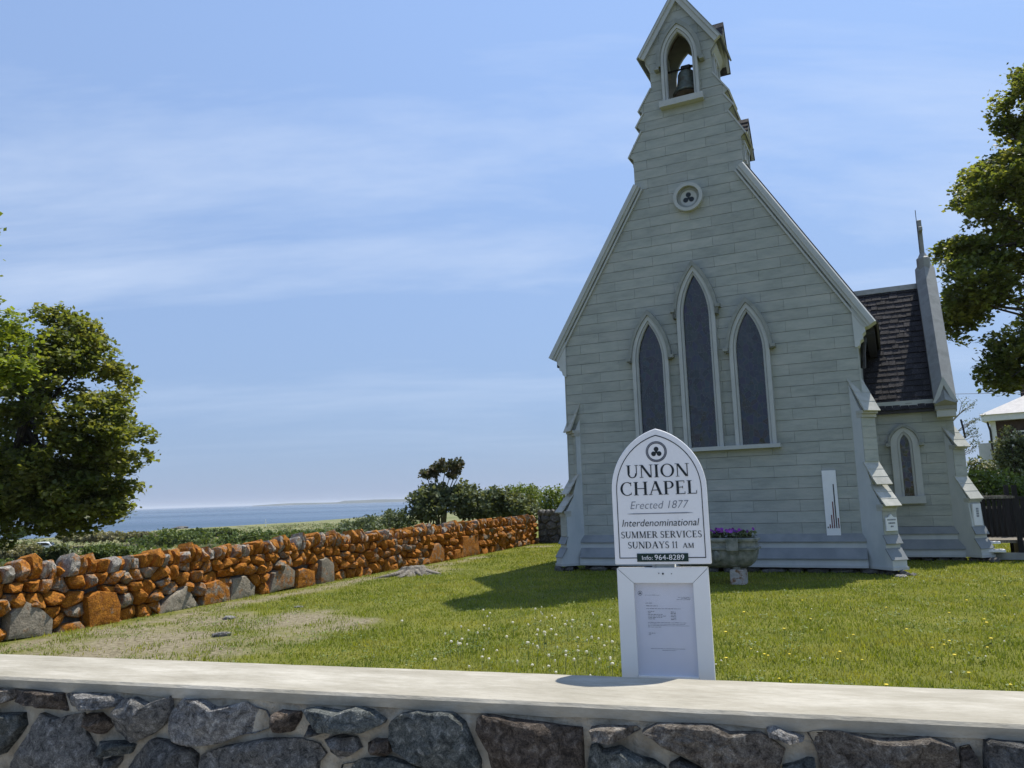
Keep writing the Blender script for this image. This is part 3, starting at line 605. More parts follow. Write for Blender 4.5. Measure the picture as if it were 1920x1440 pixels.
# raking trims
def rake(xb, zb, xt, zt_, s, width, y0, y1, inset=0.0):
    d = Vector((xt - xb, zt_ - zb)).normalized(); n = Vector((-d.y, d.x))
    if n.x > 0: n = -n                                      # inward / down
    n = Vector((-abs(n.x), -abs(n.y)))
    P = [(xb + n.x * inset, zb + n.y * inset), (xt + n.x * inset, zt_ + n.y * inset), (xt + n.x * (inset + width), zt_ + n.y * (inset + width)), (xb + n.x * (inset + width), zb + n.y * (inset + width))]
    return [(s * x, z) for x, z in P], y0, y1
for s in (-1, 1):
    g = MB().prism(*rake(3.36, 4.70, 1.15, 8.40, s, 0.09, -0.10, 0.25, 0.03)).build('rake_board', M['trim'], chapel)
    MB().prism(*rake(3.36, 4.70, 1.15, 8.40, s, 0.035, -0.135, -0.101, 0.03)).build('rake_moulding', M['trim'], g)
    MB().prism(*rake(3.31, 4.72, 1.13, 8.37, s, 0.035, -0.075, -0.024, 0.121)).build('rake_moulding', M['trim'], g)
    # bevelled crown strip that catches the sun
    d = Vector((1.15 - 3.36, 8.40 - 4.70)).normalized(); nn = Vector((abs(d.y), abs(d.x)))
    V = []
    for (x, z) in ((3.36, 4.70), (1.15, 8.40)):
        for off, y in ((-0.03, -0.13), (-0.03, 0.22), (0.055, 0.22), (0.055, -0.085), (0.03, -0.125)):
            V.append((s * (x + nn.x * off), y, z + nn.y * off))
    MB().add(V, [(0, 1, 2, 3, 4)[::-1], (5, 6, 7, 8, 9)] + [(i, (i + 1) % 5, 5 + (i + 1) % 5, 5 + i) for i in range(5)]).build('rake_crown', M['trim'], g)
    # kneeler bracket under the eave
    poly = [(2.99, 5.12), (3.02, 5.20), (3.29, 4.72), (3.27, 4.66), (3.20, 4.63), (3.21, 4.56), (3.15, 4.50), (3.16, 4.42), (3.10, 4.38), (3.08, 4.30), (3.034, 4.26), (3.00, 4.26)]
    MB().prism([(s * x, z) for x, z in poly], -0.062, 0.30).build('kneeler', M['panel'], chapel)
    # corner board and gutter
    MB().box(s * 3.026, s * 3.05, -0.03, 0.14, 0.5, 4.3).build('corner_board', M['siding'], chapel)
    MB().box(s * 3.20, s * 3.36, 0.3, 11.5, 4.55, 4.68).build('gutter', M['castiron'], chapel)
    MB().tube([(s * 3.16, 0.36, 4.5), (s * 3.12, 0.36, 4.2), (s * 3.10, 0.36, 3.9)], 0.05).build('gutter_outlet', M['castiron'], chapel)
    # nave side wall and roof slope
    MB().box(s * 2.9, s * 3.024, 0.072, 12.0, 0.13, 4.75).build('nave_side_wall', M['siding'], chapel)
    d = Vector((-0.5973, 1)).normalized(); nn = Vector((d.y, -d.x))
    for (xa_, za_, xb_, zb_, ys) in ((3.36, 4.70, 1.16, 8.383, 0.14), (1.16, 8.383, 0.0, 10.325, TD + 0.002)):
        V = []
        for y in (ys, 12.2):
            for (x, z) in ((xa_, za_), (xb_, zb_)):
                for off in (0.056, 0.10):
                    V.append((s * (x + nn.x * off), y, z + nn.y * off) if x else (0, y, z + off * 1.9))
        MB().add(V, [(0, 1, 3, 2), (4, 6, 7, 5), (0, 2, 6, 4), (1, 5, 7, 3), (0, 4, 5, 1), (2, 3, 7, 6)]).build('nave_roof', M['darkroof'], chapel)
    # turret roof slope, rake board, crown
    g = MB().prism(*rake(0.915, 11.38, 0.0, 12.78, s, 0.15, -0.10, -0.024, 0.0)).build('turret_rake_board', M['trim'], chapel)
    MB().prism(*rake(0.915, 11.38, 0.0, 12.78, s, 0.05, -0.13, -0.101, 0.0)).build('turret_rake_moulding', M['trim'], g)
    d = Vector((-0.945, 1.445)).normalized(); nn = Vector((d.y, -d.x)); V = []
    for y in (-0.10, TD + 0.08):
        for (x, z) in ((0.935, 11.35), (0.0, 12.78)):
            for off in (0.003, 0.032):
                V.append((s * (x + nn.x * off), y, z + nn.y * off) if x else (0, y, z + off * 1.9))
    MB().add(V, [(0, 1, 3, 2), (4, 6, 7, 5), (0, 2, 6, 4), (1, 5, 7, 3), (0, 4, 5, 1), (2, 3, 7, 6)]).build('turret_roof', M['hood'], chapel)
    MB().prism([(s * 0.688, 11.10), (s * 0.80, 11.245), (s * 0.80, 11.33), (s * 0.688, 11.33)], 0.03, TD - 0.02).build('turret_eave', M['trim'], chapel)

# windows: casing (two mouldings), hood mould with label stops, pane
def window(cx, a, z0, zs, za, hood_a, hood_za, hood_z0, cas=0.13, parent=chapel, y=0.0, pane_m='leaded', name='window', hood=True, pane=True, fy=0.14, rise=1.45):
    W = MB().ring(arch_pts(cx, a + 0.055, z0, zs, za + 0.07), arch_pts(cx, a + cas, z0, zs, za + cas * rise), y - fy, y - 0.001).build(name, M['trim'], parent)
    MB().ring(arch_pts(cx, a, z0, zs, za), arch_pts(cx, a + 0.054, z0, zs, za + 0.069), y - fy + 0.035, y - 0.001).build('inner_casing', M['trim'], W)
    MB().ring(arch_pts(cx, a + 0.018, z0, zs, za + 0.023), arch_pts(cx, a + 0.036, z0, zs, za + 0.046), y - fy + 0.02, y - fy + 0.034).build('bead', M['trim'], W)
    if pane:
        MB().prism(arch_pts(cx, a + 0.004, z0, zs, za), y - 0.045, y - 0.024).build('pane', M[pane_m], W)
    if hood:
        H = MB().ring(arch_pts(cx, a + cas + 0.005, hood_z0, zs, za + cas * rise + 0.005), arch_pts(cx, hood_a, hood_z0, zs, hood_za), y - fy - 0.03, y - 0.002).build('hood_mould', M['hood'], W)
        for s in (-1, 1):
            MB().box(cx + s * (hood_a - 0.05), cx + s * (hood_a + 0.05), y - fy - 0.05, y - 0.003, hood_z0 - 0.07, hood_z0 - 0.001).build('label_stop', M['hood'], H)
    return W
W = window(0.0, 0.27, 2.5, 5.25, 6.16, 0.475, 6.47, 5.46)
window(-1.03, 0.265, 2.5, 4.40, 5.22, 0.465, 5.53, 4.50)
window(1.035, 0.265, 2.5, 4.40, 5.22, 0.465, 5.53, 4.50)
MB().box(-1.56, 1.50, -0.20, -0.003, 2.42, 2.498).build('window_sill', M['trim'], chapel)
B = window(0.0, 0.29, 10.17, 11.13, 11.75, 0.50, 12.03, 11.0, cas=0.115, name='belfry_opening', pane=False)
MB().box(-0.48, 0.48, -0.19, 0.06, 10.03, 10.169).build('belfry_sill', M['trim'], B)
# round trefoil window
def circ(cx, cz, r, n=28): return [(cx + r * math.cos(2 * math.pi * i / n), cz + r * math.sin(2 * math.pi * i / n)) for i in range(n)]
O = MB().ring(circ(0, 7.89, 0.245), circ(0, 7.89, 0.315), -0.14, -0.001, True).build('round_window', M['trim'], chapel)
MB().ring(circ(0, 7.89, 0.18), circ(0, 7.89, 0.244), -0.06, -0.001, True).build('inner_ring', M['hood'], O)
MB().prism(circ(0, 7.89, 0.18), -0.045, -0.023).build('trefoil_plate', M['trim'], O)
mb = MB()
for i, (dx_, dz_) in enumerate(((0, 0.068), (-0.062, -0.042), (0.062, -0.042))): mb.prism(circ(dx_, 7.89 + dz_, 0.056, 16), -0.049 - i * 0.0006, -0.046)
mb.prism(circ(0, 7.88, 0.03, 10), -0.0512, -0.046)
mb.build('trefoil', M['ink'], O)

# water-table skirt
def skirt(x0, x1, y=0.0, zt_=0.72):
    d = zt_ - 0.72
    for nm, poly, m in (('skirt_slope', [(0.0, 0.735), (-0.105, 0.575), (-0.105, 0.595), (-0.026, 0.735)], 'weather2'), ('skirt_riser', [(0, 0.578), (-0.075, 0.578), (-0.075, 0.452), (0, 0.452)], 'panel'),
                        ('skirt_slope', [(0, 0.45), (-0.205, 0.262), (-0.205, 0.282), (-0.078, 0.47), (-0.0, 0.47)], 'weather2'), ('skirt_riser', [(0, 0.258), (-0.178, 0.258), (-0.178, 0.135), (0, 0.135)], 'panel'), ('skirt_bead', [(-0.1, 0.155), (-0.2, 0.155), (-0.2, 0.11), (-0.1, 0.11)], 'trim')):
        V = [(x0, y + a, z + d) for a, z in poly] + [(x1, y + a, z + d) for a, z in poly]; n = len(poly)
        MB().add(V, [tuple(range(n)), tuple(range(n, 2 * n))[::-1]] + [(i, (i + 1) % n, n + (i + 1) % n, n + i) for i in range(n)]).build(nm, M[m], chapel)
M['weather2'] = mat('skirt_paint', [(0.19, 0.205, 0.21), (0.25, 0.265, 0.265)], scale=2.5, rough=0.7, bump=0.1)
skirt(-2.80, 2.88)
# field-stone footing in the dark gap
def blob(c, r, seed, n=2):
    bm = bmesh.new(); bmesh.ops.create_icosphere(bm, subdivisions=n, radius=1)
    q = random.Random(seed); o = Vector((q.random() * 50, q.random() * 50, q.random() * 50))
    for v in bm.verts:
        k = 1 + 0.45 * mnoise.noise(v.co * 1.1 + o) + 0.2 * mnoise.noise(v.co * 2.7 + o)
        v.co = Vector((v.co.x * r[0] * k, v.co.y * r[1] * k, v.co.z * r[2] * k)) + Vector(c)
    V = [tuple(v.co) for v in bm.verts]; Fc = [tuple(v.index for v in f.verts) for f in bm.faces]; bm.free()
    return V, Fc
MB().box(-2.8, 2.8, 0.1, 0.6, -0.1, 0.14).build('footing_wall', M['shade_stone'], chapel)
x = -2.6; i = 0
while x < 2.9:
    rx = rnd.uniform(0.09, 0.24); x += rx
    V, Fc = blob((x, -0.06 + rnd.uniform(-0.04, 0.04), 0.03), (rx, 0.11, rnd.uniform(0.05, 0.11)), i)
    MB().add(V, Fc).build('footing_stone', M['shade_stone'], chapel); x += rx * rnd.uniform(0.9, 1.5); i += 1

# diagonal buttresses
def buttress(cx, cy, sx, dp, zc=0.0, short=False):
    b = Vector((sx, -1)).normalized(); pp = Vector((-b.y, b.x)); h = 0.165
    def fn(p, q, z): v = Vector((cx, cy)) + b * p + pp * q; return (v.x, v.y, z)
    if short:
        prof = [(-0.3, 2.95), (0.02, 2.42), (0.02, 1.74), (0.12, 1.27)]
        slopes = [((-0.30, 2.99), (0.14, 2.36)), ((-0.02, 1.75), (0.30, 1.27))]
        shaft = [(-0.4, 0.12), (0.53, 0.12), (0.53, 0.27), (0.415, 0.46), (0.415, 0.56), (0.385, 0.69), (0.385 - 0.16, 1.30), (0.225, 1.31), (0.01, 1.72), (0.01, 2.40), (-0.3, 2.95), (-0.4, 2.95)]
        shaft = [(-0.4, 0.12), (0.43, 0.12), (0.43, 0.27), (0.315, 0.46), (0.315, 0.56), (0.285, 0.69), (0.235, 1.30), (0.01, 1.72), (0.01, 2.42), (-0.3, 2.94), (-0.4, 2.94)]
        caps = [(2.42, 2.33, 0.04, 0.09), (1.30, 1.22, 0.25, 0.06)]
        sk = -0.10
    else:
        shaft = [(-0.4, 0.12), (0.53, 0.12), (0.53, 0.27), (0.415, 0.46), (0.415, 0.56), (0.385, 0.69), (0.385, 1.27), (0.20, 1.60), (0.20, 1.66), (0.095, 2.02), (0.095, 3.03), (-0.20, 3.70), (-0.4, 3.70)]
        slopes = [((-0.22, 3.76), (0.215, 3.0)), ((0.06, 2.05), (0.335, 1.62)), ((0.20, 1.62), (0.50, 1.225))]
        caps = [(3.03, 2.90, 0.10, 0.08), (1.27, 1.15, 0.38, 0.07)]
        sk = 0.0
    shaft = [(p + dp if p > -0.39 else p, z) for p, z in shaft]
    n = len(shaft)
    V = [fn(p, -h, z) for p, z in shaft] + [fn(p, h, z) for p, z in shaft]
    Bt = MB().add(V, [tuple(range(n)), tuple(range(n, 2 * n))[::-1]] + [(i, (i + 1) % n, n + (i + 1) % n, n + i) for i in range(n)]).build('buttress', M['panel'], chapel)
    def slab(nm, p0, z0, p1, z1, th, wd, m):
        d = Vector((p1 - p0, z1 - z0)).normalized(); nn = Vector((-d.y, d.x))
        P = []
        for off in (0, th):
            P += [fn(p0 + nn.x * off, -wd, z0 + nn.y * off), fn(p0 + nn.x * off, wd, z0 + nn.y * off), fn(p1 + nn.x * off, wd, z1 + nn.y * off), fn(p1 + nn.x * off, -wd, z1 + nn.y * off)]
        return MB().hexa(P).build(nm, M[m], Bt)
    for k, ((p0, z0), (p1, z1)) in enumerate(slopes):
        p0 += dp if k else 0; p1 += dp
        nb = 4 if k == 0 else 3
        for j in range(nb):
            t0, t1 = j / nb, (j + 1) / nb
            lift = 0.004
            slab('weathering_board', p0 + (p1 - p0) * t0, z0 + (z1 - z0) * t0 + 0.002, p0 + (p1 - p0) * t1 + 0.008, z0 + (z1 - z0) * t1 + lift, 0.02 + 0.002 * j, h + 0.022, 'weather')
    for (zt_, zb_, p, ov) in caps:
        p += dp
        for j, q in enumerate((0.0, 0.5)):
            za, zb = zt_ - (zt_ - zb_) * q, zt_ - (zt_ - zb_) * (q + 0.5) - (0 if j else -0.002); o = ov * (1 - 0.5 * j)
            MB().hexa([fn(p - 0.1, -h - 0.003 - o * 0.12, zb), fn(p + o, -h - 0.003 - o * 0.12, zb), fn(p + o, h + 0.003 + o * 0.12, zb), fn(p - 0.1, h + 0.003 + o * 0.12, zb), fn(p - 0.1, -h - 0.003 - o * 0.12, za), fn(p + o, -h - 0.003 - o * 0.12, za), fn(p + o, h + 0.003 + o * 0.12, za), fn(p - 0.1, h + 0.003 + o * 0.12, za)]).build('cap_moulding', M['weather'], Bt)
    # stepped skirt caps
    for (p0, z0, p1, z1) in ((0.372, 0.715, 0.455, 0.555), (0.402, 0.475, 0.535, 0.27)):
        slab('skirt_cap', p0 + dp + sk, z0, p1 + dp + sk, z1, 0.018, h + 0.02, 'weather2')
    # boards across the end face
    segs = ([(0.012, 1.74, 2.33), (0.0, 0, 0)] if short else [(0.097, 2.06, 2.9), (0.387, 0.72, 1.15)])
    if short: segs = [(0.012, 1.76, 2.33)]
    for p, za, zb in segs:
        z = za
        while z < zb - 0.05:
            z2 = min(z + COURSE, zb)
            MB().hexa([fn(p + dp, -h + 0.002, z + 0.004), fn(p + dp + 0.014, -h + 0.002, z + 0.004), fn(p + dp + 0.014, h - 0.002, z + 0.004), fn(p + dp, h - 0.002, z + 0.004), fn(p + dp, -h + 0.002, z2 - 0.004), fn(p + dp + 0.014, -h + 0.002, z2 - 0.004), fn(p + dp + 0.014, h - 0.002, z2 - 0.004), fn(p + dp, h - 0.002, z2 - 0.004)]).build('siding_board', M['siding'], Bt); z = z2
    MB().hexa([fn(-0.2, -h - 0.02, 0.10), fn(0.55 + dp + sk, -h - 0.02, 0.10), fn(0.55 + dp + sk, h + 0.02, 0.10), fn(-0.2, h + 0.02, 0.10), fn(-0.2, -h - 0.02, 0.15), fn(0.55 + dp + sk, -h - 0.02, 0.15), fn(0.55 + dp + sk, h + 0.02, 0.15), fn(-0.2, h + 0.02, 0.15)]).build('base_bead', M['trim'], Bt)
    for j in range(3):
        q = fn(0.15 + 0.2 * j + dp, rnd.uniform(-0.1, 0.1), 0.02); V, Fc = blob((q[0], q[1], 0.02), (0.12, 0.1, 0.08), 90 + j + int(cx * 7)); MB().add(V, Fc).build('footing_stone', M['shade_stone'], Bt)
    return fn
fnR = buttress(3.03, 0.0, 1, 0.0)
fnL = buttress(-2.95, 0.0, -1, -0.12)

# transept on the right
TX1, TY, TW = 4.70, 2.85, 1.764
tz_e, tz_r = 3.42, 6.30
fnT = buttress(TX1, TY, 1, 0.03, short=True)
MB().box(3.026, TX1, TY + 0.001, TY + 0.06, 0.13, tz_e).build('transept_wall_core', M['backing'], chapel)
twall = MB(); twall.prism([(TY + 0.061, 0.13), (TY + 2 * TW, 0.13), (TY + 2 * TW, tz_e), (TY + TW, tz_r), (TY + 0.061, tz_e)], TX1 - 0.12, TX1, lambda a, b, c: (b, a, c))
twall.build('transept_gable_wall', M['siding'], chapel)
boards(0.72, tz_e - 0.02, lambda z: (TX1 - 3.03) / 2, None, 0.88, chapel, y0=TY - 0.022, y1=TY, cx=(TX1 + 3.03) / 2, off=0.25)
skirt(3.06, TX1 - 0.05, TY, 0.70)
MB().box(3.05, TX1 + 0.02, TY - 0.11, TY - 0.001, tz_e - 0.13, tz_e + 0.01).build('transept_eave_board', M['trim'], chapel)
tx_w = 3.72
window(tx_w, 0.095, 1.37, 2.48, 2.70, 0.325, 2.93, 2.52, cas=0.185, y=TY, pane_m='leaded2', name='transept_window', fy=0.10, rise=0.85)
MB().box(tx_w - 0.30, tx_w + 0.30, TY - 0.16, TY - 0.003, 1.21, 1.369).build('transept_window_sill', M['trim'], chapel)
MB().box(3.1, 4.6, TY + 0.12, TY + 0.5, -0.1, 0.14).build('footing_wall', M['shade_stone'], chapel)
for j in range(5):
    V, Fc = blob((3.3 + 0.3 * j + rnd.uniform(-.1, .1), TY - 0.05, 0.02), (rnd.uniform(.07, .16), 0.1, 0.07), 300 + j); MB().add(V, Fc).build('footing_stone', M['shade_stone'], chapel)
# transept roof: deck and separate shingles on the slope in view
slope = Vector((0, TW, tz_r - tz_e)); sl_len = slope.length; su = slope.normalized(); snv = Vector((0, -su.z, su.y))
deck = MB()
e0 = Vector((0, TY - 0.16, tz_e - 0.16 * su.z / su.y + 0.06))
for sgn in (1,):
    A = e0; Bv = Vector((0, TY + TW, tz_r + 0.06))
    deck.hexa([(1.2, A.y, A.z - 0.06), (TX1 - 0.1, A.y, A.z - 0.06), (TX1 - 0.1, Bv.y, Bv.z - 0.08), (1.2, Bv.y, Bv.z - 0.08), (1.2, A.y, A.z), (TX1 - 0.1, A.y, A.z), (TX1 - 0.1, Bv.y, Bv.z), (1.2, Bv.y, Bv.z)])
    deck.hexa([(1.2, Bv.y + 0.001, Bv.z - 0.08), (TX1 - 0.1, Bv.y + 0.001, Bv.z - 0.08), (TX1 - 0.1, TY + 2 * TW + 0.16, A.z - 0.06), (1.2, TY + 2 * TW + 0.16, A.z - 0.06), (1.2, Bv.y + 0.001, Bv.z), (TX1 - 0.1, Bv.y + 0.001, Bv.z), (TX1 - 0.1, TY + 2 * TW + 0.16, A.z), (1.2, TY + 2 * TW + 0.16, A.z)])
troof = deck.build('transept_roof', M['darkroof'], chapel)
shm = MB(); shm.hexa([(-0.5, 0, 0.010), (0.5, 0, 0.010), (0.5, 1.35, 0.0), (-0.5, 1.35, 0.0), (-0.5, 0, 0.030), (0.5, 0, 0.030), (0.5, 1.35, 0.006), (-0.5, 1.35, 0.006)])
proto = shm.build('shingle', M['shingle'], troof); pm = proto.data; bpy.data.objects.remove(proto)
rows = 23; total = (Vector((0, TY + TW, tz_r + 0.06)) - e0).length; rh = total / rows
for r in range(rows):
    x = 2.62 + rnd.uniform(-0.1, 0.02) if r > 11 else 2.98 + rnd.uniform(-0.1, 0.02)
    while x < TX1 - 0.34:
        wd = rnd.uniform(0.13, 0.21); wd = min(wd, TX1 - 0.33 - x)
        if wd > 0.03:
            o = obj('shingle', pm, troof)
            base = e0 + su * (r * rh + rnd.uniform(-0.008, 0.008)) + snv * 0.003
            mt = Matrix(((wd - 0.008, 0, 0, x + wd / 2), (0, su.y * rh, snv.y * rnd.uniform(0.85, 1.25), base.y), (0, su.z * rh, snv.z, base.z), (0, 0, 0, 1)))
            o.matrix_local = mt
        x += wd + 0.004
MB().hexa([(2.2, TY + TW - 0.09, tz_r - 0.0), (TX1 - 0.3, TY + TW - 0.09, tz_r - 0.0), (TX1 - 0.3, TY + TW + 0.13, tz_r - 0.08), (2.2, TY + TW + 0.13, tz_r - 0.08), (2.2, TY + TW - 0.02, tz_r + 0.14), (TX1 - 0.3, TY + TW - 0.02, tz_r + 0.14), (TX1 - 0.3, TY + TW + 0.02, tz_r + 0.14), (2.2, TY + TW + 0.02, tz_r + 0.14)]).build('ridge_cap', M['hood'], troof)
# saddle-backed coping on the transept gable
cpx = 4.56; cw_ = 0.20
def cop(t, off): # along slope
    p = e0 + su * (t * total) + snv * off
    return p.y, p.z
for sg in (1, -1):
    def yy(y): return y if sg == 1 else 2 * (TY + TW) - y
    V = []
    for t in (-0.015, 1.0 if sg == 1 else 1.0):
        for x, off in ((cpx - cw_, -0.02), (cpx - cw_, 0.22), (cpx - 0.0, 0.36), (cpx + cw_ + 0.02, 0.22), (cpx + cw_ + 0.02, -0.1)):
            y, z = cop(t, off)
            if t == 1.0: y, z = TY + TW, cop(1.0, off)[1] + (TY + TW - cop(1.0, off)[0]) * su.z / su.y
            V.append((x, yy(y), z))
    MB().add(V, [(0, 1, 2, 3, 4), (9, 8, 7, 6, 5)] + [(i, (i + 1) % 5, 5 + (i + 1) % 5, 5 + i) for i in range(5)]).build('gable_coping', M['coping'], chapel)
# corbel block, gablet with trefoil at the coping foot
ky, kz = cop(-0.015, 0.0)
MB().box(cpx - 0.17, cpx + 0.19, ky - 0.10, ky + 0.35, 3.02, 3.17).build('coping_corbel', M['trim'], chapel)
MB().box(cpx - 0.19, cpx + 0.21, ky - 0.13, ky + 0.36, 3.171, 3.31).build('coping_corbel', M['coping'], chapel)
gb = MB().prism([(cpx - 0.22, 3.312), (cpx + 0.24, 3.312), (cpx + 0.01, 3.86)], ky - 0.15, ky + 0.5).build('coping_gablet', M['coping'], chapel)
MB().ring([(cpx - 0.225, 3.32), (cpx + 0.01, 3.87), (cpx + 0.245, 3.32)], [(cpx - 0.13, 3.32), (cpx + 0.01, 3.68), (cpx + 0.15, 3.32)], ky - 0.185, ky - 0.151).build('gablet_rake', M['trim'], gb)
mb = MB()
for i, (a, c) in enumerate(((0, 0.05), (-0.045, -0.03), (0.045, -0.03))): mb.prism(circ(cpx + 0.01 + a, 3.44 + c, 0.042, 12), ky - 0.158 - 0.0006 * i, ky - 0.152)
mb.build('trefoil', M['ink'], gb)
# finial cross on the transept gable
ay_, az_ = TY + TW, cop(1.0, 0.36)[1] + (TY + TW - cop(1.0, 0.36)[0]) * su.z / su.y
fc = MB().lathe([(0.15, -0.35), (0.15, -0.02), (0.11, 0.02), (0.07, 0.10), (0.06, 0.12)], (cpx, ay_, az_), 8).build('finial_base', M['coping'], chapel)
cross = MB().box(cpx - 0.045, cpx + 0.045, ay_ - 0.05, ay_ + 0.05, az_ + 0.1, az_ + 0.95).box(cpx - 0.043, cpx + 0.043, ay_ - 0.26, ay_ - 0.051, az_ + 0.62, az_ + 0.72).box(cpx - 0.043, cpx + 0.043, ay_ + 0.051, ay_ + 0.26, az_ + 0.62, az_ + 0.72)
cross.build('finial_cross', M['coping'], chapel, bevel=0.012)
MB().tube([(cpx - 0.055, ay_, az_ + 0.1), (cpx - 0.055, ay_, az_ + 1.22)], 0.008, 6).build('lightning_rod', M['castiron'], chapel)
MB().tube([(TX1 + 0.14, TY - 0.02, 2.95), (TX1 + 0.16, TY - 0.1, 2.75), (TX1 + 0.18, TY - 0.06, 2.55)], 0.02, 6).build('gutter_outlet', M['castiron'], chapel)

# ------------------------------------------------------------------ bell
bp_ = CW(0.02, TD / 2, 10.50)
bell = empty('bell', bp_, CH_R)
tag(bell, 'dark bronze bell hanging in the open pointed arch of the turret', 'bell')
MB().lathe([(0.02, 0.56), (0.10, 0.56), (0.165, 0.53), (0.19, 0.47), (0.20, 0.34), (0.22, 0.22), (0.26, 0.12), (0.31, 0.05), (0.32, 0.01), (0.30, 0.0), (0.02, 0.03)], (0, 0, 0.02), 32).build('bell_body', M['bronze'], bell, smooth=True)
MB().tube([(-0.1, 0, 0.60), (-0.08, 0, 0.68), (0.05, 0, 0.70), (0.20, 0, 0.66), (0.25, 0, 0.60), (0.26, 0, 0.50), (0.40, 0, 0.50)], 0.03, 8).build('crank_arm', M['castiron'], bell, smooth=True)
MB().tube([(-0.56, 0, 0.66), (0.56, 0, 0.66)], 0.022, 8).build('axle', M['castiron'], bell)
MB().box(-0.11, 0.11, -0.06, 0.06, 0.62, 0.72).build('yoke', M['castiron'], bell, bevel=0.02)
for s in (-1, 1): MB().box(s * 0.50, s * 0.555, -0.16, 0.16, -0.34, 0.70).build('bearing_stand', M['castiron'], bell)
MB().lathe([(0.29, 0.0), (0.29, 0.012)], (0, 0, 0.004), 28).build('bell_shade_disc', M['castiron'], bell)  # dark disc closing the bell, in place of the shade inside it
MB().lathe([(0.03, -0.05), (0.045, -0.02), (0.02, 0.0), (0.015, 0.01)], (0, 0, 0), 10).build('clapper', M['castiron'], bell, smooth=True)
MB().lathe([(0.06, 0.60), (0.06, 0.70)], (0, 0, 0.01), 10).build('crown_staple', M['castiron'], bell)

# ------------------------------------------------------------------ boards fixed to the chapel
def bar_board():
    e = empty('fundraising_board', CW(2.325, -0.024, 0.70), CH_R)
    tag(e, 'tall narrow white board with dark red rising bars on the chapel front', 'board')
    MB().box(-0.125, 0.125, -0.03, 0.0, 0, 1.23).build('panel', M['white'], e)
    hts = (0.03, 0.075, 0.25, 0.50, 0.83, 0.19)
    for i, hgt in enumerate(hts):
        x = -0.105 + i * 0.0385 + 0.004
        MB().box(x, x + 0.019, -0.034, -0.031, 0.135, 0.135 + hgt).build('bar', M['red' if i not in (0, 4) else 'ink'], e)
bar_board()

# ---- a small serif alphabet drawn from stems, hairlines and arcs (unit cap height)
TH, TN = 0.155, 0.055
def _seg(x0, y0, x1, y1, w):      # slanted stroke of horizontal width w
    return [(x0 - w / 2, y0), (x0 + w / 2, y0), (x1 + w / 2, y1), (x1 - w / 2, y1)]
def _rect(x0, y0, x1, y1): return [(x0, y0), (x1, y0), (x1, y1), (x0, y1)]
def _arc(cx, cy, rx, ry, a0, a1, wt, wn, n=16): # crescent: heavy at the sides, thin at top/bottom
    A = []; B_ = []
    for i in range(n + 1):
        t = R_(a0 + (a1 - a0) * i / n)
        A.append((cx + rx * math.cos(t), cy + ry * math.sin(t))); B_.append((cx + (rx - wt) * math.cos(t), cy + (ry - wn) * math.sin(t)))
    return A + B_[::-1]
def _sr(x, y, w=0.26): return _rect(x - w / 2, y, x + w / 2, y + 0.035)
def stem(x, w=TH): return [_rect(x - w / 2, 0, x + w / 2, 1), _sr(x, 0, w + 0.15), _sr(x, 0.965, w + 0.15)]
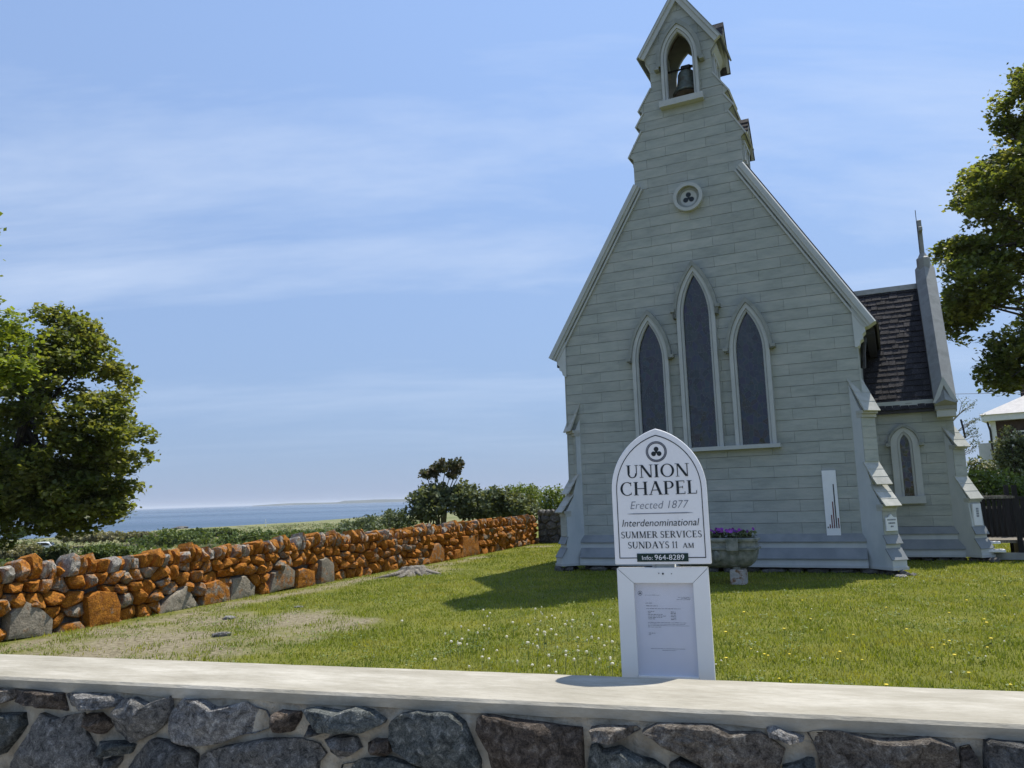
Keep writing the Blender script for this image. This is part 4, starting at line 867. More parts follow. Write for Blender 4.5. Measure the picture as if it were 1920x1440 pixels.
GL = {
 'U': (0.86, stem(0.17)[:1] and [_rect(0.10, 0.35, 0.245, 1), _rect(0.66, 0.35, 0.715, 1), _arc(0.41, 0.36, 0.31, 0.375, 180, 360, 0.12, 0.06), _sr(0.17, 0.965, 0.3), _sr(0.69, 0.965, 0.22)]),
 'N': (0.92, [_rect(0.13, 0, 0.185, 1), _rect(0.75, 0, 0.805, 1), _seg(0.17, 1, 0.74, 0, 0.17), _sr(0.15, 0, 0.24), _sr(0.13, 0.965, 0.26), _sr(0.78, 0.965, 0.24)]),
 'I': (0.42, stem(0.21)),
 'O': (0.98, [_arc(0.49, 0.5, 0.44, 0.52, 0, 360, 0.145, 0.05, 36)]),
 'C': (0.88, [_arc(0.49, 0.5, 0.44, 0.52, 52, 308, 0.145, 0.05, 28), _rect(0.72, 0.72, 0.765, 0.98), _rect(0.735, 0.06, 0.77, 0.22)]),
 'H': (0.98, stem(0.19) + stem(0.79) + [_rect(0.26, 0.47, 0.72, 0.525)]),
 'A': (0.94, [_seg(0.13, 0, 0.46, 1.02, 0.06), _seg(0.78, 0, 0.47, 1.02, 0.165), _rect(0.24, 0.33, 0.68, 0.38), _sr(0.13, 0, 0.24), _sr(0.79, 0, 0.30)]),
 'P': (0.74, stem(0.19) + [_rect(0.25, 0.95, 0.42, 1), _rect(0.25, 0.44, 0.40, 0.485), _arc(0.40, 0.72, 0.29, 0.28, -90, 90, 0.14, 0.05)]),
 'E': (0.74, stem(0.19) + [_rect(0.25, 0.95, 0.62, 1), _rect(0.25, 0, 0.65, 0.05), _rect(0.25, 0.49, 0.52, 0.535), _rect(0.585, 0.82, 0.62, 0.96), _rect(0.62, 0.04, 0.655, 0.2), _rect(0.49, 0.42, 0.52, 0.61)]),
 'L': (0.72, stem(0.19) + [_rect(0.25, 0, 0.62, 0.05), _rect(0.60, 0.04, 0.64, 0.25)]),
 'S': (0.64, [_arc(0.31, 0.735, 0.22, 0.275, 40, 262, 0.11, 0.05), _arc(0.33, 0.265, 0.24, 0.285, -140, 82, 0.12, 0.05), _seg(0.45, 0.42, 0.19, 0.60, 0.16), _rect(0.47, 0.78, 0.505, 0.97), _rect(0.09, 0.03, 0.125, 0.24)]),
 'M': (1.08, [_rect(0.14, 0, 0.195, 1), _rect(0.80, 0, 0.94, 1), _seg(0.19, 1, 0.50, 0.03, 0.15), _seg(0.83, 1, 0.51, 0.03, 0.055), _sr(0.16, 0, 0.24), _sr(0.87, 0, 0.3), _sr(0.15, 0.965, 0.24), _sr(0.88, 0.965, 0.28)]),
 'R': (0.84, stem(0.19) + [_rect(0.25, 0.95, 0.42, 1), _rect(0.25, 0.47, 0.42, 0.515), _arc(0.40, 0.735, 0.27, 0.265, -90, 90, 0.135, 0.05), _seg(0.70, 0, 0.38, 0.50, 0.165), _sr(0.74, 0, 0.2)]),
 'V': (0.90, [_seg(0.44, -0.01, 0.14, 1, 0.16), _seg(0.46, -0.01, 0.76, 1, 0.055), _sr(0.14, 0.965, 0.30), _sr(0.76, 0.965, 0.24)]),
 'D': (0.92, stem(0.19) + [_rect(0.25, 0.95, 0.42, 1), _rect(0.25, 0, 0.42, 0.05), _arc(0.42, 0.5, 0.42, 0.5, -90, 90, 0.145, 0.05, 20)]),
 'Y': (0.84, [_rect(0.36, 0, 0.50, 0.48), _seg(0.42, 0.44, 0.14, 1, 0.155), _seg(0.45, 0.44, 0.72, 1, 0.055), _sr(0.43, 0, 0.3), _sr(0.14, 0.965, 0.28), _sr(0.72, 0.965, 0.22)]),
 '1': (0.42, [_rect(0.16, 0, 0.27, 1), _sr(0.21, 0, 0.28), _seg(0.10, 0.82, 0.2, 0.96, 0.08)]),
 ' ': (0.30, []),
}
def serif(name, text, xc, z, h, width, y, m, parent):
    tot = sum(GL[c][0] for c in text); k = width / tot; mb = MB(); x = xc - width / 2; i = 0
    for c in text:
        adv, polys = GL[c]
        for pg in polys:
            mb.prism([(x + px_ * k, z + pz * h) for px_, pz in pg], y - 0.0008 - (i % 9) * 0.00006, y); i += 1
        x += adv * k
    return mb.build(name, m, parent)
def plain(name, text, xc, z, h, width, y, m, parent, shear=0.0, bold=0.0):
    cu = bpy.data.curves.new(name, 'FONT'); cu.body = text; cu.size = 1.0; cu.shear = shear; cu.offset = bold; cu.extrude = 0.0; cu.resolution_u = 4
    o = bpy.data.objects.new(name, cu); COL.objects.link(o); bpy.context.view_layer.update()
    me = bpy.data.meshes.new_from_object(o.evaluated_get(bpy.context.evaluated_depsgraph_get()))
    bpy.data.objects.remove(o); bpy.data.curves.remove(cu)
    xs = [v.co.x for v in me.vertices]; x0, x1 = min(xs), max(xs)
    for v in me.vertices:
        v.co = Vector((xc - width / 2 + (v.co.x - x0) / (x1 - x0) * width, y - 0.0012, z + v.co.y / 0.729 * h))
    me.materials.clear(); me.materials.append(m); me.name = name
    return obj(name, me, parent)

# ------------------------------------------------------------------ chapel sign by the street wall
SG = Vector((0.655, 3.59, 0)); SR = R_(-16)
sign = empty('chapel_sign', SG, SR)
tag(sign, 'white pointed-arch UNION CHAPEL sign above a framed paper notice', 'sign')
pw = 0.213
outer = arch_pts(0, pw, 1.283, 1.615, 1.893, 14)
panel = MB().prism(outer, -0.018, 0.018).build('sign_panel', M['signwhite'], sign, bevel=0.003)
yF = -0.0185
i0 = arch_pts(0, pw - 0.021, 1.310, 1.612, 1.864, 14); i1 = arch_pts(0, pw - 0.0245, 1.3135, 1.612, 1.8595, 14)
bd = MB().ring(i0, i1, yF - 0.0008, yF); bd.box(-pw + 0.0215, pw - 0.0215, yF - 0.0009, yF, 1.3098, 1.3134)
bd.build('border_line', M['ink'], panel)
# emblem: two rings and a trefoil
ez = 1.787
em = MB().ring(circ(0, ez, 0.0455, 40), circ(0, ez, 0.0475, 40), yF - 0.0008, yF, True).ring(circ(0, ez, 0.0370, 40), circ(0, ez, 0.0395, 40), yF - 0.0008, yF, True)
em.build('emblem_ring', M['ink'], panel)
MB().ring(circ(0, ez, 0.0396, 40), circ(0, ez, 0.0454, 40), yF - 0.0004, yF, True).build('emblem_band', M['greyink'], panel)
tf = MB()
for i, (a, c) in enumerate(((0, 0.0115), (-0.0125, -0.0095), (0.0125, -0.0095))): tf.prism(circ(a, ez + c, 0.0108, 20), yF - 0.0009 - i * 0.00007, yF)
tf.prism([(-0.006, ez + 0.004), (0.006, ez + 0.004), (0.004, ez - 0.008), (-0.004, ez - 0.008)], yF - 0.0012, yF)
tf.build('trefoil', M['ink'], panel)
serif('lettering', 'UNION', 0.0, 1.671, 0.058, 0.286, yF, M['ink'], panel)
serif('lettering', 'CHAPEL', 0.0, 1.592, 0.060, 0.352, yF, M['ink'], panel)
plain('lettering', 'Erected 1877', 0.0, 1.530, 0.037, 0.262, yF, M['greyink'], panel, shear=0.25, bold=-0.012)
MB().prism([(-0.150, 1.5085), (-0.12, 1.5105), (0.12, 1.5105), (0.150, 1.5085), (0.12, 1.5065), (-0.12, 1.5065)], yF - 0.0008, yF).build('rule_line', M['greyink'], panel)
plain('lettering', 'Interdenominational', 0.0, 1.452, 0.033, 0.345, yF, M['ink'], panel, shear=0.22, bold=-0.004)
serif('lettering', 'SUMMER SERVICES', 0.0, 1.400, 0.029, 0.362, yF, M['ink'], panel)
serif('lettering', 'SUNDAYS 11 ', -0.035, 1.354, 0.029, 0.235, yF, M['ink'], panel)
serif('lettering', 'AM', 0.118, 1.354, 0.021, 0.052, yF, M['ink'], panel)
MB().box(-0.112, 0.115, yF - 0.003, yF - 0.0001, 1.295, 1.331).build('telephone_plate', M['green'], panel)
plain('lettering', 'Info:', -0.066, 1.3035, 0.019, 0.047, yF - 0.003, M['signwhite'], panel)
plain('lettering', '964-8289', 0.032, 1.3030, 0.0235, 0.130, yF - 0.003, M['signwhite'], panel)
# post and lower notice case with mitred frame
MB().box(-0.05, 0.05, 0.02, 0.09, -0.2, 1.40).build('post', M['vinyl'], sign)
MB().box(-0.03, 0.05, -0.012, 0.019, 1.268, 1.29).build('bracket', M['weather'], sign)
fx0, fx1, fz0, fz1 = -0.205, 0.197, 0.70, 1.268; fw = 0.072
def mitre(P): return MB().prism(P, -0.03, 0.018)
ox, oz = (fx0, fx1), (fz0, fz1); ix, iz = (fx0 + fw, fx1 - fw + 0.004), (fz0 + fw + 0.03, fz1 - 0.065)
g_ = 0.0012
mitre([(ox[0] + g_ * 2, oz[1]), (ox[1] - g_ * 2, oz[1]), (ix[1] - g_, iz[1]), (ix[0] + g_, iz[1])]).build('frame_rail', M['vinyl'], sign)
mitre([(ox[0] + g_ * 2, oz[0]), (ox[1] - g_ * 2, oz[0]), (ix[1] - g_, iz[0]), (ix[0] + g_, iz[0])]).build('frame_rail', M['vinyl'], sign)
mitre([(ox[0], oz[0] + g_), (ox[0], oz[1] - g_), (ix[0], iz[1] - g_), (ix[0], iz[0] + g_)]).build('frame_stile', M['vinyl'], sign)
mitre([(ox[1], oz[0] + g_), (ox[1], oz[1] - g_), (ix[1], iz[1] - g_), (ix[1], iz[0] + g_)]).build('frame_stile', M['vinyl'], sign)
MB().box(fx0 + 0.02, fx1 - 0.02, -0.002, 0.012, fz0 + 0.02, fz1 - 0.02).build('frame_back', M['vinyl'], sign)
paper = MB().box(ix[0] - 0.004, ix[1] + 0.004, -0.006, -0.0025, iz[0] - 0.004, iz[1] + 0.004).build('notice_paper', M['paper'], sign)
for (a, c, r) in ((-0.018, 1.245, 0.0022), (0.0, 1.243, 0.0042), (0.038, 1.243, 0.0022)):
    MB().prism(circ(a, c, r, 12), -0.0325, -0.0301).build('screw', M['castiron'], sign)
py = -0.0062; pz1 = iz[1]; pxl = ix[0]
pr_ = MB(); dk = MB()
q = random.Random(4)
def line(mb, x0, x1, z, t=0.0016):
    x = x0
    while x < x1:
        wl = q.uniform(0.006, 0.017); mb.box(x, min(x + wl, x1), py - 0.0006, py, z, z + t * q.uniform(0.9, 1.5)); x += wl + 0.0022
for zz, a, b in ((0.057, 0.045, 0.11), (0.066, 0.19, 0.245), (0.071, 0.205, 0.245), (0.076, 0.185, 0.245)): line(pr_, pxl + a, pxl + b, pz1 - zz)
line(dk, pxl + 0.046, pxl + 0.075, pz1 - 0.092); line(dk, pxl + 0.048, pxl + 0.10, pz1 - 0.104); line(dk, pxl + 0.048, pxl + 0.20, pz1 - 0.116)
for k in range(6):
    line(dk, pxl + 0.055, pxl + 0.055 + (0.03, 0.012, 0.065, 0.08, 0.062, 0.03)[k], pz1 - 0.128 - k * 0.0065); line(dk, pxl + 0.155, pxl + 0.178, pz1 - 0.130 - k * 0.0065)
for k in range(4): line(pr_, pxl + 0.052, pxl + (0.225, 0.215, 0.232, 0.11)[k], pz1 - 0.176 - k * 0.0065)
line(dk, pxl + 0.053, pxl + 0.083, pz1 - 0.222); line(dk, pxl + 0.053, pxl + 0.066, pz1 - 0.229); line(pr_, pxl + 0.06, pxl + 0.21, pz1 - 0.288); line(pr_, pxl + 0.11, pxl + 0.17, pz1 - 0.295)
pr_.build('print_lines', M['greyink'], paper); dk.build('print_lines', M['ink'], paper)
em = MB().ring(circ(pxl + 0.024, pz1 - 0.048, 0.0085, 20), circ(pxl + 0.024, pz1 - 0.048, 0.0102, 20), py - 0.0006, py, True)
for i, (a, c) in enumerate(((0, 0.0028), (-0.003, -0.002), (0.003, -0.002))): em.prism(circ(pxl + 0.024 + a, pz1 - 0.048 + c, 0.0028, 10), py - 0.0006 - i * 0.00005, py)
em.build('printed_emblem', M['ink'], paper)
gm = bpy.data.materials.new('acrylic_cover'); gm.use_nodes = True; gt = gm.node_tree; gb_ = gt.nodes['Principled BSDF']
gb_.inputs['Base Color'].default_value = (0.9, 0.92, 0.95, 1); gb_.inputs['Roughness'].default_value = 0.03; gb_.inputs['Alpha'].default_value = 0.10; gb_.inputs['Specular IOR Level'].default_value = 0.6
MB().box(ix[0] - 0.003, ix[1] + 0.003, -0.013, -0.0115, iz[0] - 0.003, iz[1] + 0.003).build('clear_cover', gm, sign)

# plaques on the buttresses
def plaque(fn, p, q, z0, wd, hh, label, arched):
    e = empty('plaque', (0, 0, 0)); a = Vector(fn(p, q, z0)); wpos = CW(*a)
    dirn = Vector(fn(p + 1, q, z0)) - a; ang = math.atan2(dirn.y, dirn.x) + math.pi / 2 + CH_R
    e.location = wpos; e.rotation_euler = (0, 0, ang); tag(e, label, 'plaque')
    poly = [(-wd / 2, 0), (wd / 2, 0), (wd / 2, hh * (0.78 if arched else 1)), (wd * 0.22, hh * 0.82), (0, hh), (-wd * 0.22, hh * 0.82), (-wd / 2, hh * 0.78)] if arched else [(-wd / 2, 0), (wd / 2, 0), (wd / 2, hh), (-wd / 2, hh)]
    MB().prism(poly, -0.03, 0.0).build('plaque_board', M['white'], e)
    qq = random.Random(int(z0 * 100)); mb = MB()
    for k in range(3 if arched else 4):
        zz = hh * (0.62 - 0.2 * k if arched else 0.72 - 0.11 * k); ww = wd * (0.38, 0.30, 0.12, 0.1)[k] if arched else wd * 0.15; x = -ww
        while x < ww: l = qq.uniform(0.015, 0.035); mb.box(x, min(x + l, ww), -0.0325, -0.0301, zz, zz + hh * 0.09); x += l + 0.008
    tag(mb.build('faded_lettering', M['greyink'], e), kind='stuff')
plaque(fnR, 0.402, 0.0, 0.79, 0.25, 0.30, 'small white arched plaque with faded lettering on the front buttress', True)
plaque(fnT, 0.30, 0.0, 0.74, 0.22, 0.44, 'white rectangular notice on the transept corner buttress', False)

# ------------------------------------------------------------------ stone shapes
def chaikin(P):
    o = []
    for i in range(len(P)):
        a, b = Vector(P[i]), Vector(P[(i + 1) % len(P)]); o += [a * 0.8 + b * 0.2, a * 0.2 + b * 0.8]
    return o
def resample(P, n):
    P = [Vector(p) for p in P]; L = [(P[(i + 1) % len(P)] - P[i]).length for i in range(len(P))]; T = sum(L); o = []; i = 0; acc = 0.0
    for k in range(n):
        d = T * k / n
        while acc + L[i] < d: acc += L[i]; i += 1
        o.append(P[i].lerp(P[(i + 1) % len(P)], (d - acc) / max(1e-9, L[i])))
    return o
def stone(name, poly, front, back, fn, m, parent, seed, n=18, rough=0.012, shrink=0.0, smooth=False, flat=0.35, round_=1, cuts=4, rad=(1.0, 0.95, 0.78, 0.5), angle=None, edge=0.55, backs=1.0):
    """rock grown from an outline: chiselled by a few random planes, then roughened"""
    q = random.Random(seed); o3 = Vector((q.random() * 90, q.random() * 90, q.random() * 90))
    for _ in range(round_): poly = chaikin(poly)
    if round_ == 0:                                    # keep the corners sharp
        pv = [Vector(p) for p in poly]; T = sum((pv[(k + 1) % len(pv)] - pv[k]).length for k in range(len(pv))); P = []
        for k in range(len(pv)):
            a, b_ = pv[k], pv[(k + 1) % len(pv)]; m_ = max(1, round((b_ - a).length / T * n))
            P += [a.lerp(b_, t_ / m_) for t_ in range(m_)]
        n = len(P)
    else: P = resample(poly, n)
    c = sum(P, Vector((0, 0))) / n
    P = [c + (p - c) * (1 - shrink / max(0.02, (p - c).length)) for p in P]
    ext = max((p - c).length for p in P)
    pl = []
    for k in range(cuts):
        a = q.uniform(0, 6.283); g = q.uniform(0.25, 0.9) * abs(front) / ext * 1.6
        pl.append((math.cos(a) * g, math.sin(a) * g, front * q.uniform(0.72, 1.0), ext * q.uniform(0.1, 0.6)))
    def depth(x, z):
        dx_, dz_ = x - c.x, z - c.y; y = front
        for gx, gz_, y0, r0 in pl: y = max(y, y0 + (gx * dx_ + gz_ * dz_) - math.hypot(gx, gz_) * r0 * (1 - flat) - (0.0))
        v = Vector((x, 0, z)) + o3
        return y + rough * (1.1 * mnoise.noise(v * 9) + 0.8 * mnoise.noise(v * 21) + 0.5 * mnoise.noise(v * 47))
    V = [fn(c.x + (p.x - c.x) * backs, back, c.y + (p.y - c.y) * backs) for p in P]
    V += [fn(p.x + rough * 0.5 * mnoise.noise(Vector((p.x * 17, p.y * 17, 2)) + o3), max(front * edge, min(0.0, depth(p.x, p.y) * edge)), p.y + rough * 0.5 * mnoise.noise(Vector((p.x * 17, p.y * 17, 7)) + o3)) for p in P]
    for r in rad[1:]:
        for p in P:
            x = c + (p - c) * r
            V.append(fn(x.x, depth(x.x, x.y) * (0.9 if r > 0.9 else 1.0), x.y))
    V.append(fn(c.x, depth(c.x, c.y), c.y))
    nr = 1 + len(rad)
    Fc = [tuple(range(n))]
    for i in range(nr - 1):
        for j in range(n): Fc.append((i * n + j, i * n + (j + 1) % n, (i + 1) * n + (j + 1) % n, (i + 1) * n + j))
    b = (nr - 1) * n
    for j in range(n): Fc.append((b + j, b + (j + 1) % n, len(V) - 1))
    return MB().add(V, Fc).build(name, m, parent, smooth=smooth or angle is not None, angle=angle)
def voronoi(seeds, box, aspect=1.0):
    """cells of the seeds clipped to the box; aspect squeezes x"""
    cells = []
    for i, (sx, sz) in enumerate(seeds):
        P = [(box[0], box[2]), (box[1], box[2]), (box[1], box[3]), (box[0], box[3])]
        for j, (tx, tz) in enumerate(seeds):
            if i == j or abs(tx - sx) > 1.6: continue
            nx, nz = (tx - sx) / aspect ** 2, tz - sz; mx_, mz_ = (sx + tx) / 2, (sz + tz) / 2
            o = []
            for k in range(len(P)):
                a, b = P[k], P[(k + 1) % len(P)]
                da = (a[0] - mx_) * nx + (a[1] - mz_) * nz; db = (b[0] - mx_) * nx + (b[1] - mz_) * nz
                if da <= 0: o.append(a)
                if da * db < 0: t = da / (da - db); o.append((a[0] + (b[0] - a[0]) * t, a[1] + (b[1] - a[1]) * t))
            P = o
            if len(P) < 3: break
        cells.append(P)
    return cells
def centroid(P): return (sum(p[0] for p in P) / len(P), sum(p[1] for p in P) / len(P))

# ------------------------------------------------------------------ street wall in front
CAPZ = 0.85
A_ = Vector((-0.72, 3.25)); SWD = Vector((0.9575, -0.2884)).normalized(); SWN = Vector((SWD.y, -SWD.x))   # SWN toward the camera side
if SWN.y > 0: SWN = -SWN
sw_rot = math.atan2(SWD.y, SWD.x)
swall = empty('street_wall', (A_.x, A_.y, 0), sw_rot)
tag(swall, 'low mortared fieldstone wall with flat concrete cap across the foreground', 'wall')
# local x along, local y away from the camera
for nm, y0, y1, z1, mk, lab in (('pavement', -2.9, -0.001, 0.02, 'pave', 'unseen pale concrete pavement, added to bounce light onto the street wall'), ('road', -14.0, -3.05, -0.005, 'asphalt', 'grey asphalt street on the viewer side')):  # pavement is out of view, added pale to bounce light on wall and sign
    o = MB().box(-60, 60, y0, y1, -0.2, z1).build(nm, M[mk]); o.location = (A_.x, A_.y, 0); o.rotation_euler = (0, 0, sw_rot); tag(o, lab, nm, kind='structure')
def cap_mesh():
    n = 420; V = []; Fc = []
    for i in range(n + 1):
        x = -7 + 14 * i / n
        wv = 0.004 * mnoise.noise(Vector((x * 1.3, 0, 0))); w2 = 0.006 * mnoise.noise(Vector((x * 0.9, 7, 0))) + 0.004 * mnoise.noise(Vector((x * 9, 7, 0)))
        lo = 0.80 + 0.012 * mnoise.noise(Vector((x * 3.2, 3, 0)))
        V += [(x, 0.004 + w2, lo), (x, w2 - 0.002, CAPZ - 0.012), (x, 0.010 + w2, CAPZ - 0.001), (x, 0.10, CAPZ + wv * 0.7 + 0.001), (x, 0.28, CAPZ - wv * 0.6 + 0.002), (x, 0.455 + w2, CAPZ - 0.002), (x, 0.470 + w2, CAPZ - 0.014), (x, 0.47 + w2, 0.775)]
    k = 8
    for i in range(n):
        for j in range(k): Fc.append((i * k + j, (i + 1) * k + j, (i + 1) * k + (j + 1) % k, i * k + (j + 1) % k))
    MB().add(V, Fc).build('concrete_cap', M['concrete'], swall, smooth=True, angle=35)
cap_mesh()
MB().box(-7, 7, 0.012, 0.44, -0.3, 0.815).build('mortar_core', M['mortar'], swall)
def sl_(u, v):  # pixel -> (along, z) on the wall face
    P = onplane(u, v, Vector((A_.x, A_.y, 0)), Vector((SWN.x, SWN.y, 0)))
    return ((Vector((P.x, P.y)) - A_).dot(SWD), P.z)
def c1(L): return [(x / 3, 1200 + y / 3) for x, y in L]
def c2(L): return [(640 + x / 3, 1200 + y / 3) for x, y in L]
def c3(L): return [(1280 + x / 3, 1200 + y / 3) for x, y in L]
STONES = [
 (c1([(-60, 272), (85, 275), (97, 290), (80, 335), (-10, 368), (-60, 360)]), 'st_tan'),
 (c1([(95, 280), (200, 280), (360, 300), (380, 400), (250, 365), (110, 340)]), 'st_brown'),
 (c1([(370, 300), (430, 292), (650, 305), (690, 330), (680, 365), (560, 380), (400, 370)]), 'st_pale'),
 (c1([(680, 335), (760, 318), (850, 360), (900, 330), (965, 310), (972, 400), (930, 480), (850, 540), (750, 580), (690, 530), (650, 470), (660, 390)]), 'st_grey'),
 (c1([(970, 390), (1040, 325), (1130, 330), (1220, 375), (1390, 350), (1500, 400), (1525, 450), (1515, 500), (1330, 545), (1230, 580), (1100, 590), (990, 560), (965, 480)]), 'st_pale'),
 (c1([(1535, 430), (1580, 390), (1700, 400), (1690, 450), (1650, 515), (1540, 490)]), 'st_brown'),
 ([(570, 1330), (593, 1325), (640, 1331), (672, 1323), (700, 1330), (726, 1350), (723, 1357), (690, 1369), (640, 1367), (607, 1368)], 'st_blue'),
 (c1([(-80, 410), (140, 405), (150, 480), (110, 540), (30, 640), (-80, 640)]), 'st_blue'),
 (c1([(200, 470), (240, 405), (330, 440), (470, 405), (490, 520), (560, 640), (600, 770), (600, 860), (60, 860), (80, 680), (150, 580)]), 'st_grey'),
 (c1([(490, 410), (570, 405), (620, 450), (632, 490), (590, 532), (510, 502)]), 'st_brown'),
 (c1([(560, 570), (700, 562), (762, 590), (740, 632), (620, 632), (570, 602)]), 'st_blue'),
 (c1([(620, 655), (690, 655), (680, 690), (640, 740), (605, 750)]), 'st_grey'),
 (c1([(770, 640), (870, 548), (960, 562), (1050, 592), (1115, 640), (1110, 860), (680, 860), (730, 700)]), 'st_grey'),
 (c1([(1130, 645), (1250, 595), (1500, 548), (1700, 552), (1800, 590), (1840, 635), (1800, 690), (1790, 850), (1125, 860)]), 'st_grey'),
 (c1([(1735, 478), (1790, 500), (1832, 527), (1745, 522)]), 'st_grey'),
 ([(614, 1382), (640, 1375), (670, 1383), (680, 1403), (660, 1415), (640, 1420), (618, 1410)], 'st_pale'),
 (c2([(150, 575), (190, 550), (270, 555), (285, 630), (240, 660), (160, 610)]), 'st_brown'),
 (c2([(290, 440), (340, 410), (440, 390), (520, 400), (630, 400), (700, 460), (740, 560), (790, 680), (790, 850), (600, 860), (480, 705), (300, 612), (270, 550), (270, 470)]), 'st_blue'),
 (c2([(0, 705), (120, 664), (280, 655), (420, 695), (520, 735), (560, 860), (-20, 860)]), 'st_blue'),
 (c2([(770, 430), (800, 412), (950, 435), (1150, 465), (1360, 490), (1365, 560), (1372, 720), (1365, 860), (880, 860), (830, 620), (760, 500)]), 'st_brown'),
 (c2([(1400, 490), (1470, 478), (1660, 485), (1680, 502), (1600, 545), (1520, 560), (1420, 540)]), 'st_tan'),
 (c2([(1690, 505), (1780, 465), (1940, 465), (2080, 475), (2190, 515), (2360, 515), (2500, 610), (2480, 690), (2460, 740), (2180, 790), (1930, 635), (1800, 570)]), 'st_tan'),
 (c2([(1400, 590), (1440, 575), (1470, 610), (1570, 590), (1650, 640), (1760, 670), (1830, 720), (1850, 860), (1380, 860), (1385, 680)]), 'st_blue'),
 (c2([(1845, 690), (1905, 655), (2020, 715), (2090, 770), (2100, 860), (1870, 860)]), 'st_grey'),
 (c3([(470, 490), (520, 485), (640, 525), (692, 550), (680, 566), (600, 556), (480, 545)]), 'st_pale'),
 (c3([(560, 700), (640, 682), (700, 660), (740, 662), (775, 860), (540, 860)]), 'st_blue'),
 (c3([(700, 520), (800, 500), (930, 520), (1100, 550), (1230, 550), (1390, 540), (1540, 590), (1555, 680), (1560, 860), (790, 860), (760, 650), (730, 580)]), 'st_tan'),
 (c3([(1562, 602), (1620, 590), (1650, 650), (1680, 720), (1665, 850), (1575, 860), (1557, 690)]), 'st_brown'),
 (c3([(1690, 562), (1720, 550), (1920, 575), (2200, 600), (2210, 860), (1690, 860)]), 'st_grey'),
]
fn_id = lambda x, y, z: (x, y, z)
for i, (px, mk) in enumerate(STONES):
    poly = [sl_(u, v) for u, v in px]
    d = rnd.uniform(-0.105, -0.07)
    stone('wall_stone', poly, d, 0.03, fn_id, M[mk], swall, 500 + i, n=52, rough=0.015, shrink=0.002, flat=0.62, cuts=7, rad=(1.0, 0.975, 0.90, 0.76, 0.58, 0.38, 0.18), angle=24, round_=0, edge=0.74)
# courses out of frame: below and to both sides
xa, _z = sl_(0, 1440); xb, _z2 = sl_(1920, 1440); zlow = 0.55
rs = random.Random(5); seeds = []
for r in range(5):
    x = -6.5 + rs.random() * 0.2
    while x < 6.5:
        seeds.append((x, 0.06 + r * 0.165 + rs.uniform(-0.03, 0.03))); x += rs.uniform(0.2, 0.42)
cells = voronoi(seeds, (-6.8, 6.8, -0.05, 0.80))
ptsv = [[sl_(u, v) for u, v in px] for px, _ in STONES]
xmin = min(p[0] for q_ in ptsv for p in q_); xmax = max(p[0] for q_ in ptsv for p in q_)
def lowz(x):
    z = 1.0
    for q_ in ptsv:
        if min(p[0] for p in q_) - 0.03 < x < max(p[0] for p in q_) + 0.03: z = min(z, min(p[1] for p in q_))
    return z
for i, P in enumerate(cells):
    if len(P) < 3: continue
    lo_x, hi_x = min(p[0] for p in P), max(p[0] for p in P)
    if hi_x > xmin and lo_x < xmax:
        zt_ = min(lowz(lo_x + (hi_x - lo_x) * t) for t in (0, .25, .5, .75, 1))
        P = [(x, min(z, zt_ - 0.015)) for x, z in P]
        if max(p[1] for p in P) - min(p[1] for p in P) < 0.06: continue
    mk = rs.choice(['st_grey', 'st_blue', 'st_brown', 'st_tan', 'st_pale', 'st_grey'])
    stone('wall_stone', P, rs.uniform(-0.06, -0.04), 0.03, fn_id, M[mk], swall, 900 + i, n=16, rough=0.010, shrink=0.012, angle=32)

# ------------------------------------------------------------------ lichen-covered dry stone wall
lw_rot = math.atan2(WD.y, WD.x); LWL = (WB - WA).length
lwall = empty('lichen_wall', (WA.x, WA.y, 0), lw_rot)
tag(lwall, 'dry stone wall covered in orange lichen along the left of the lawn', 'wall')
LH = 0.72
rs = random.Random(21); seeds = []
x = 0.0
rowh = LH / 3.6
for r in range(4):
    x = -0.1 + rs.random() * 0.2
    while x < LWL:
        wd = rs.uniform(0.13, 0.41)
        seeds.append((x + wd / 2, (r + 0.5) * LH / 4 + rs.uniform(-0.085, 0.085))); x += wd
cells = voronoi(seeds, (-0.05, LWL + 0.05, -0.04, LH), 1.25)
# slab stones leaning at the foot (pixel outlines on the wall face)
WNv = Vector((WN.x, WN.y, 0)); WPv = Vector((WA.x, WA.y, 0)) + WNv * 0.10
def lw(u, v):
    P = onplane(u, v, WPv, WNv); return ((Vector((P.x, P.y)) - WA).dot(WD), max(-0.03, P.z))
SLABS = [
 ([(14, 1200), (20, 1150), (45, 1125), (70, 1135), (100, 1160), (98, 1195)], 'slab'),
 ([(300, 1152), (320, 1120), (350, 1098), (360, 1115), (374, 1140)], 'slab'),
 ([(376, 1140), (385, 1095), (410, 1087), (428, 1100), (430, 1130)], 'lichen_stone'),
 ([(432, 1128), (438, 1085), (462, 1080), (480, 1100), (478, 1125)], 'slab'),
 ([(505, 1112), (515, 1075), (540, 1058), (554, 1070), (552, 1100)], 'slab'),
 ([(600, 1105), (602, 1050), (612, 1045), (625, 1055), (626, 1098)], 'slab'),
 ([(555, 1105), (558, 1070), (570, 1065), (588, 1070), (590, 1100)], 'lichen_stone'),
 ([(800, 1060), (815, 1022), (822, 1018), (831, 1030), (832, 1056)], 'slab'),
 ([(865, 1050), (867, 1006), (895, 1003), (900, 1040)], 'lichen_stone'),
 ([(850, 1052), (852, 1032), (866, 1028), (868, 1050)], 'lichen_stone'),
 ([(165, 1180), (160, 1120), (185, 1108), (215, 1110), (225, 1135), (222, 1170)], 'lichen_stone'),
 ([(110, 1192), (120, 1172), (150, 1165), (163, 1180), (150, 1190)], 'slab'),
 ([(178, 1182), (190, 1165), (215, 1155), (232, 1165), (215, 1178)], 'slab'),
]
sp = [[lw(u, v) for u, v in px] for px, _ in SLABS]
def fl(x, y, z): return (x, y, z)       # local y<0 : lawn side (see orientation below)
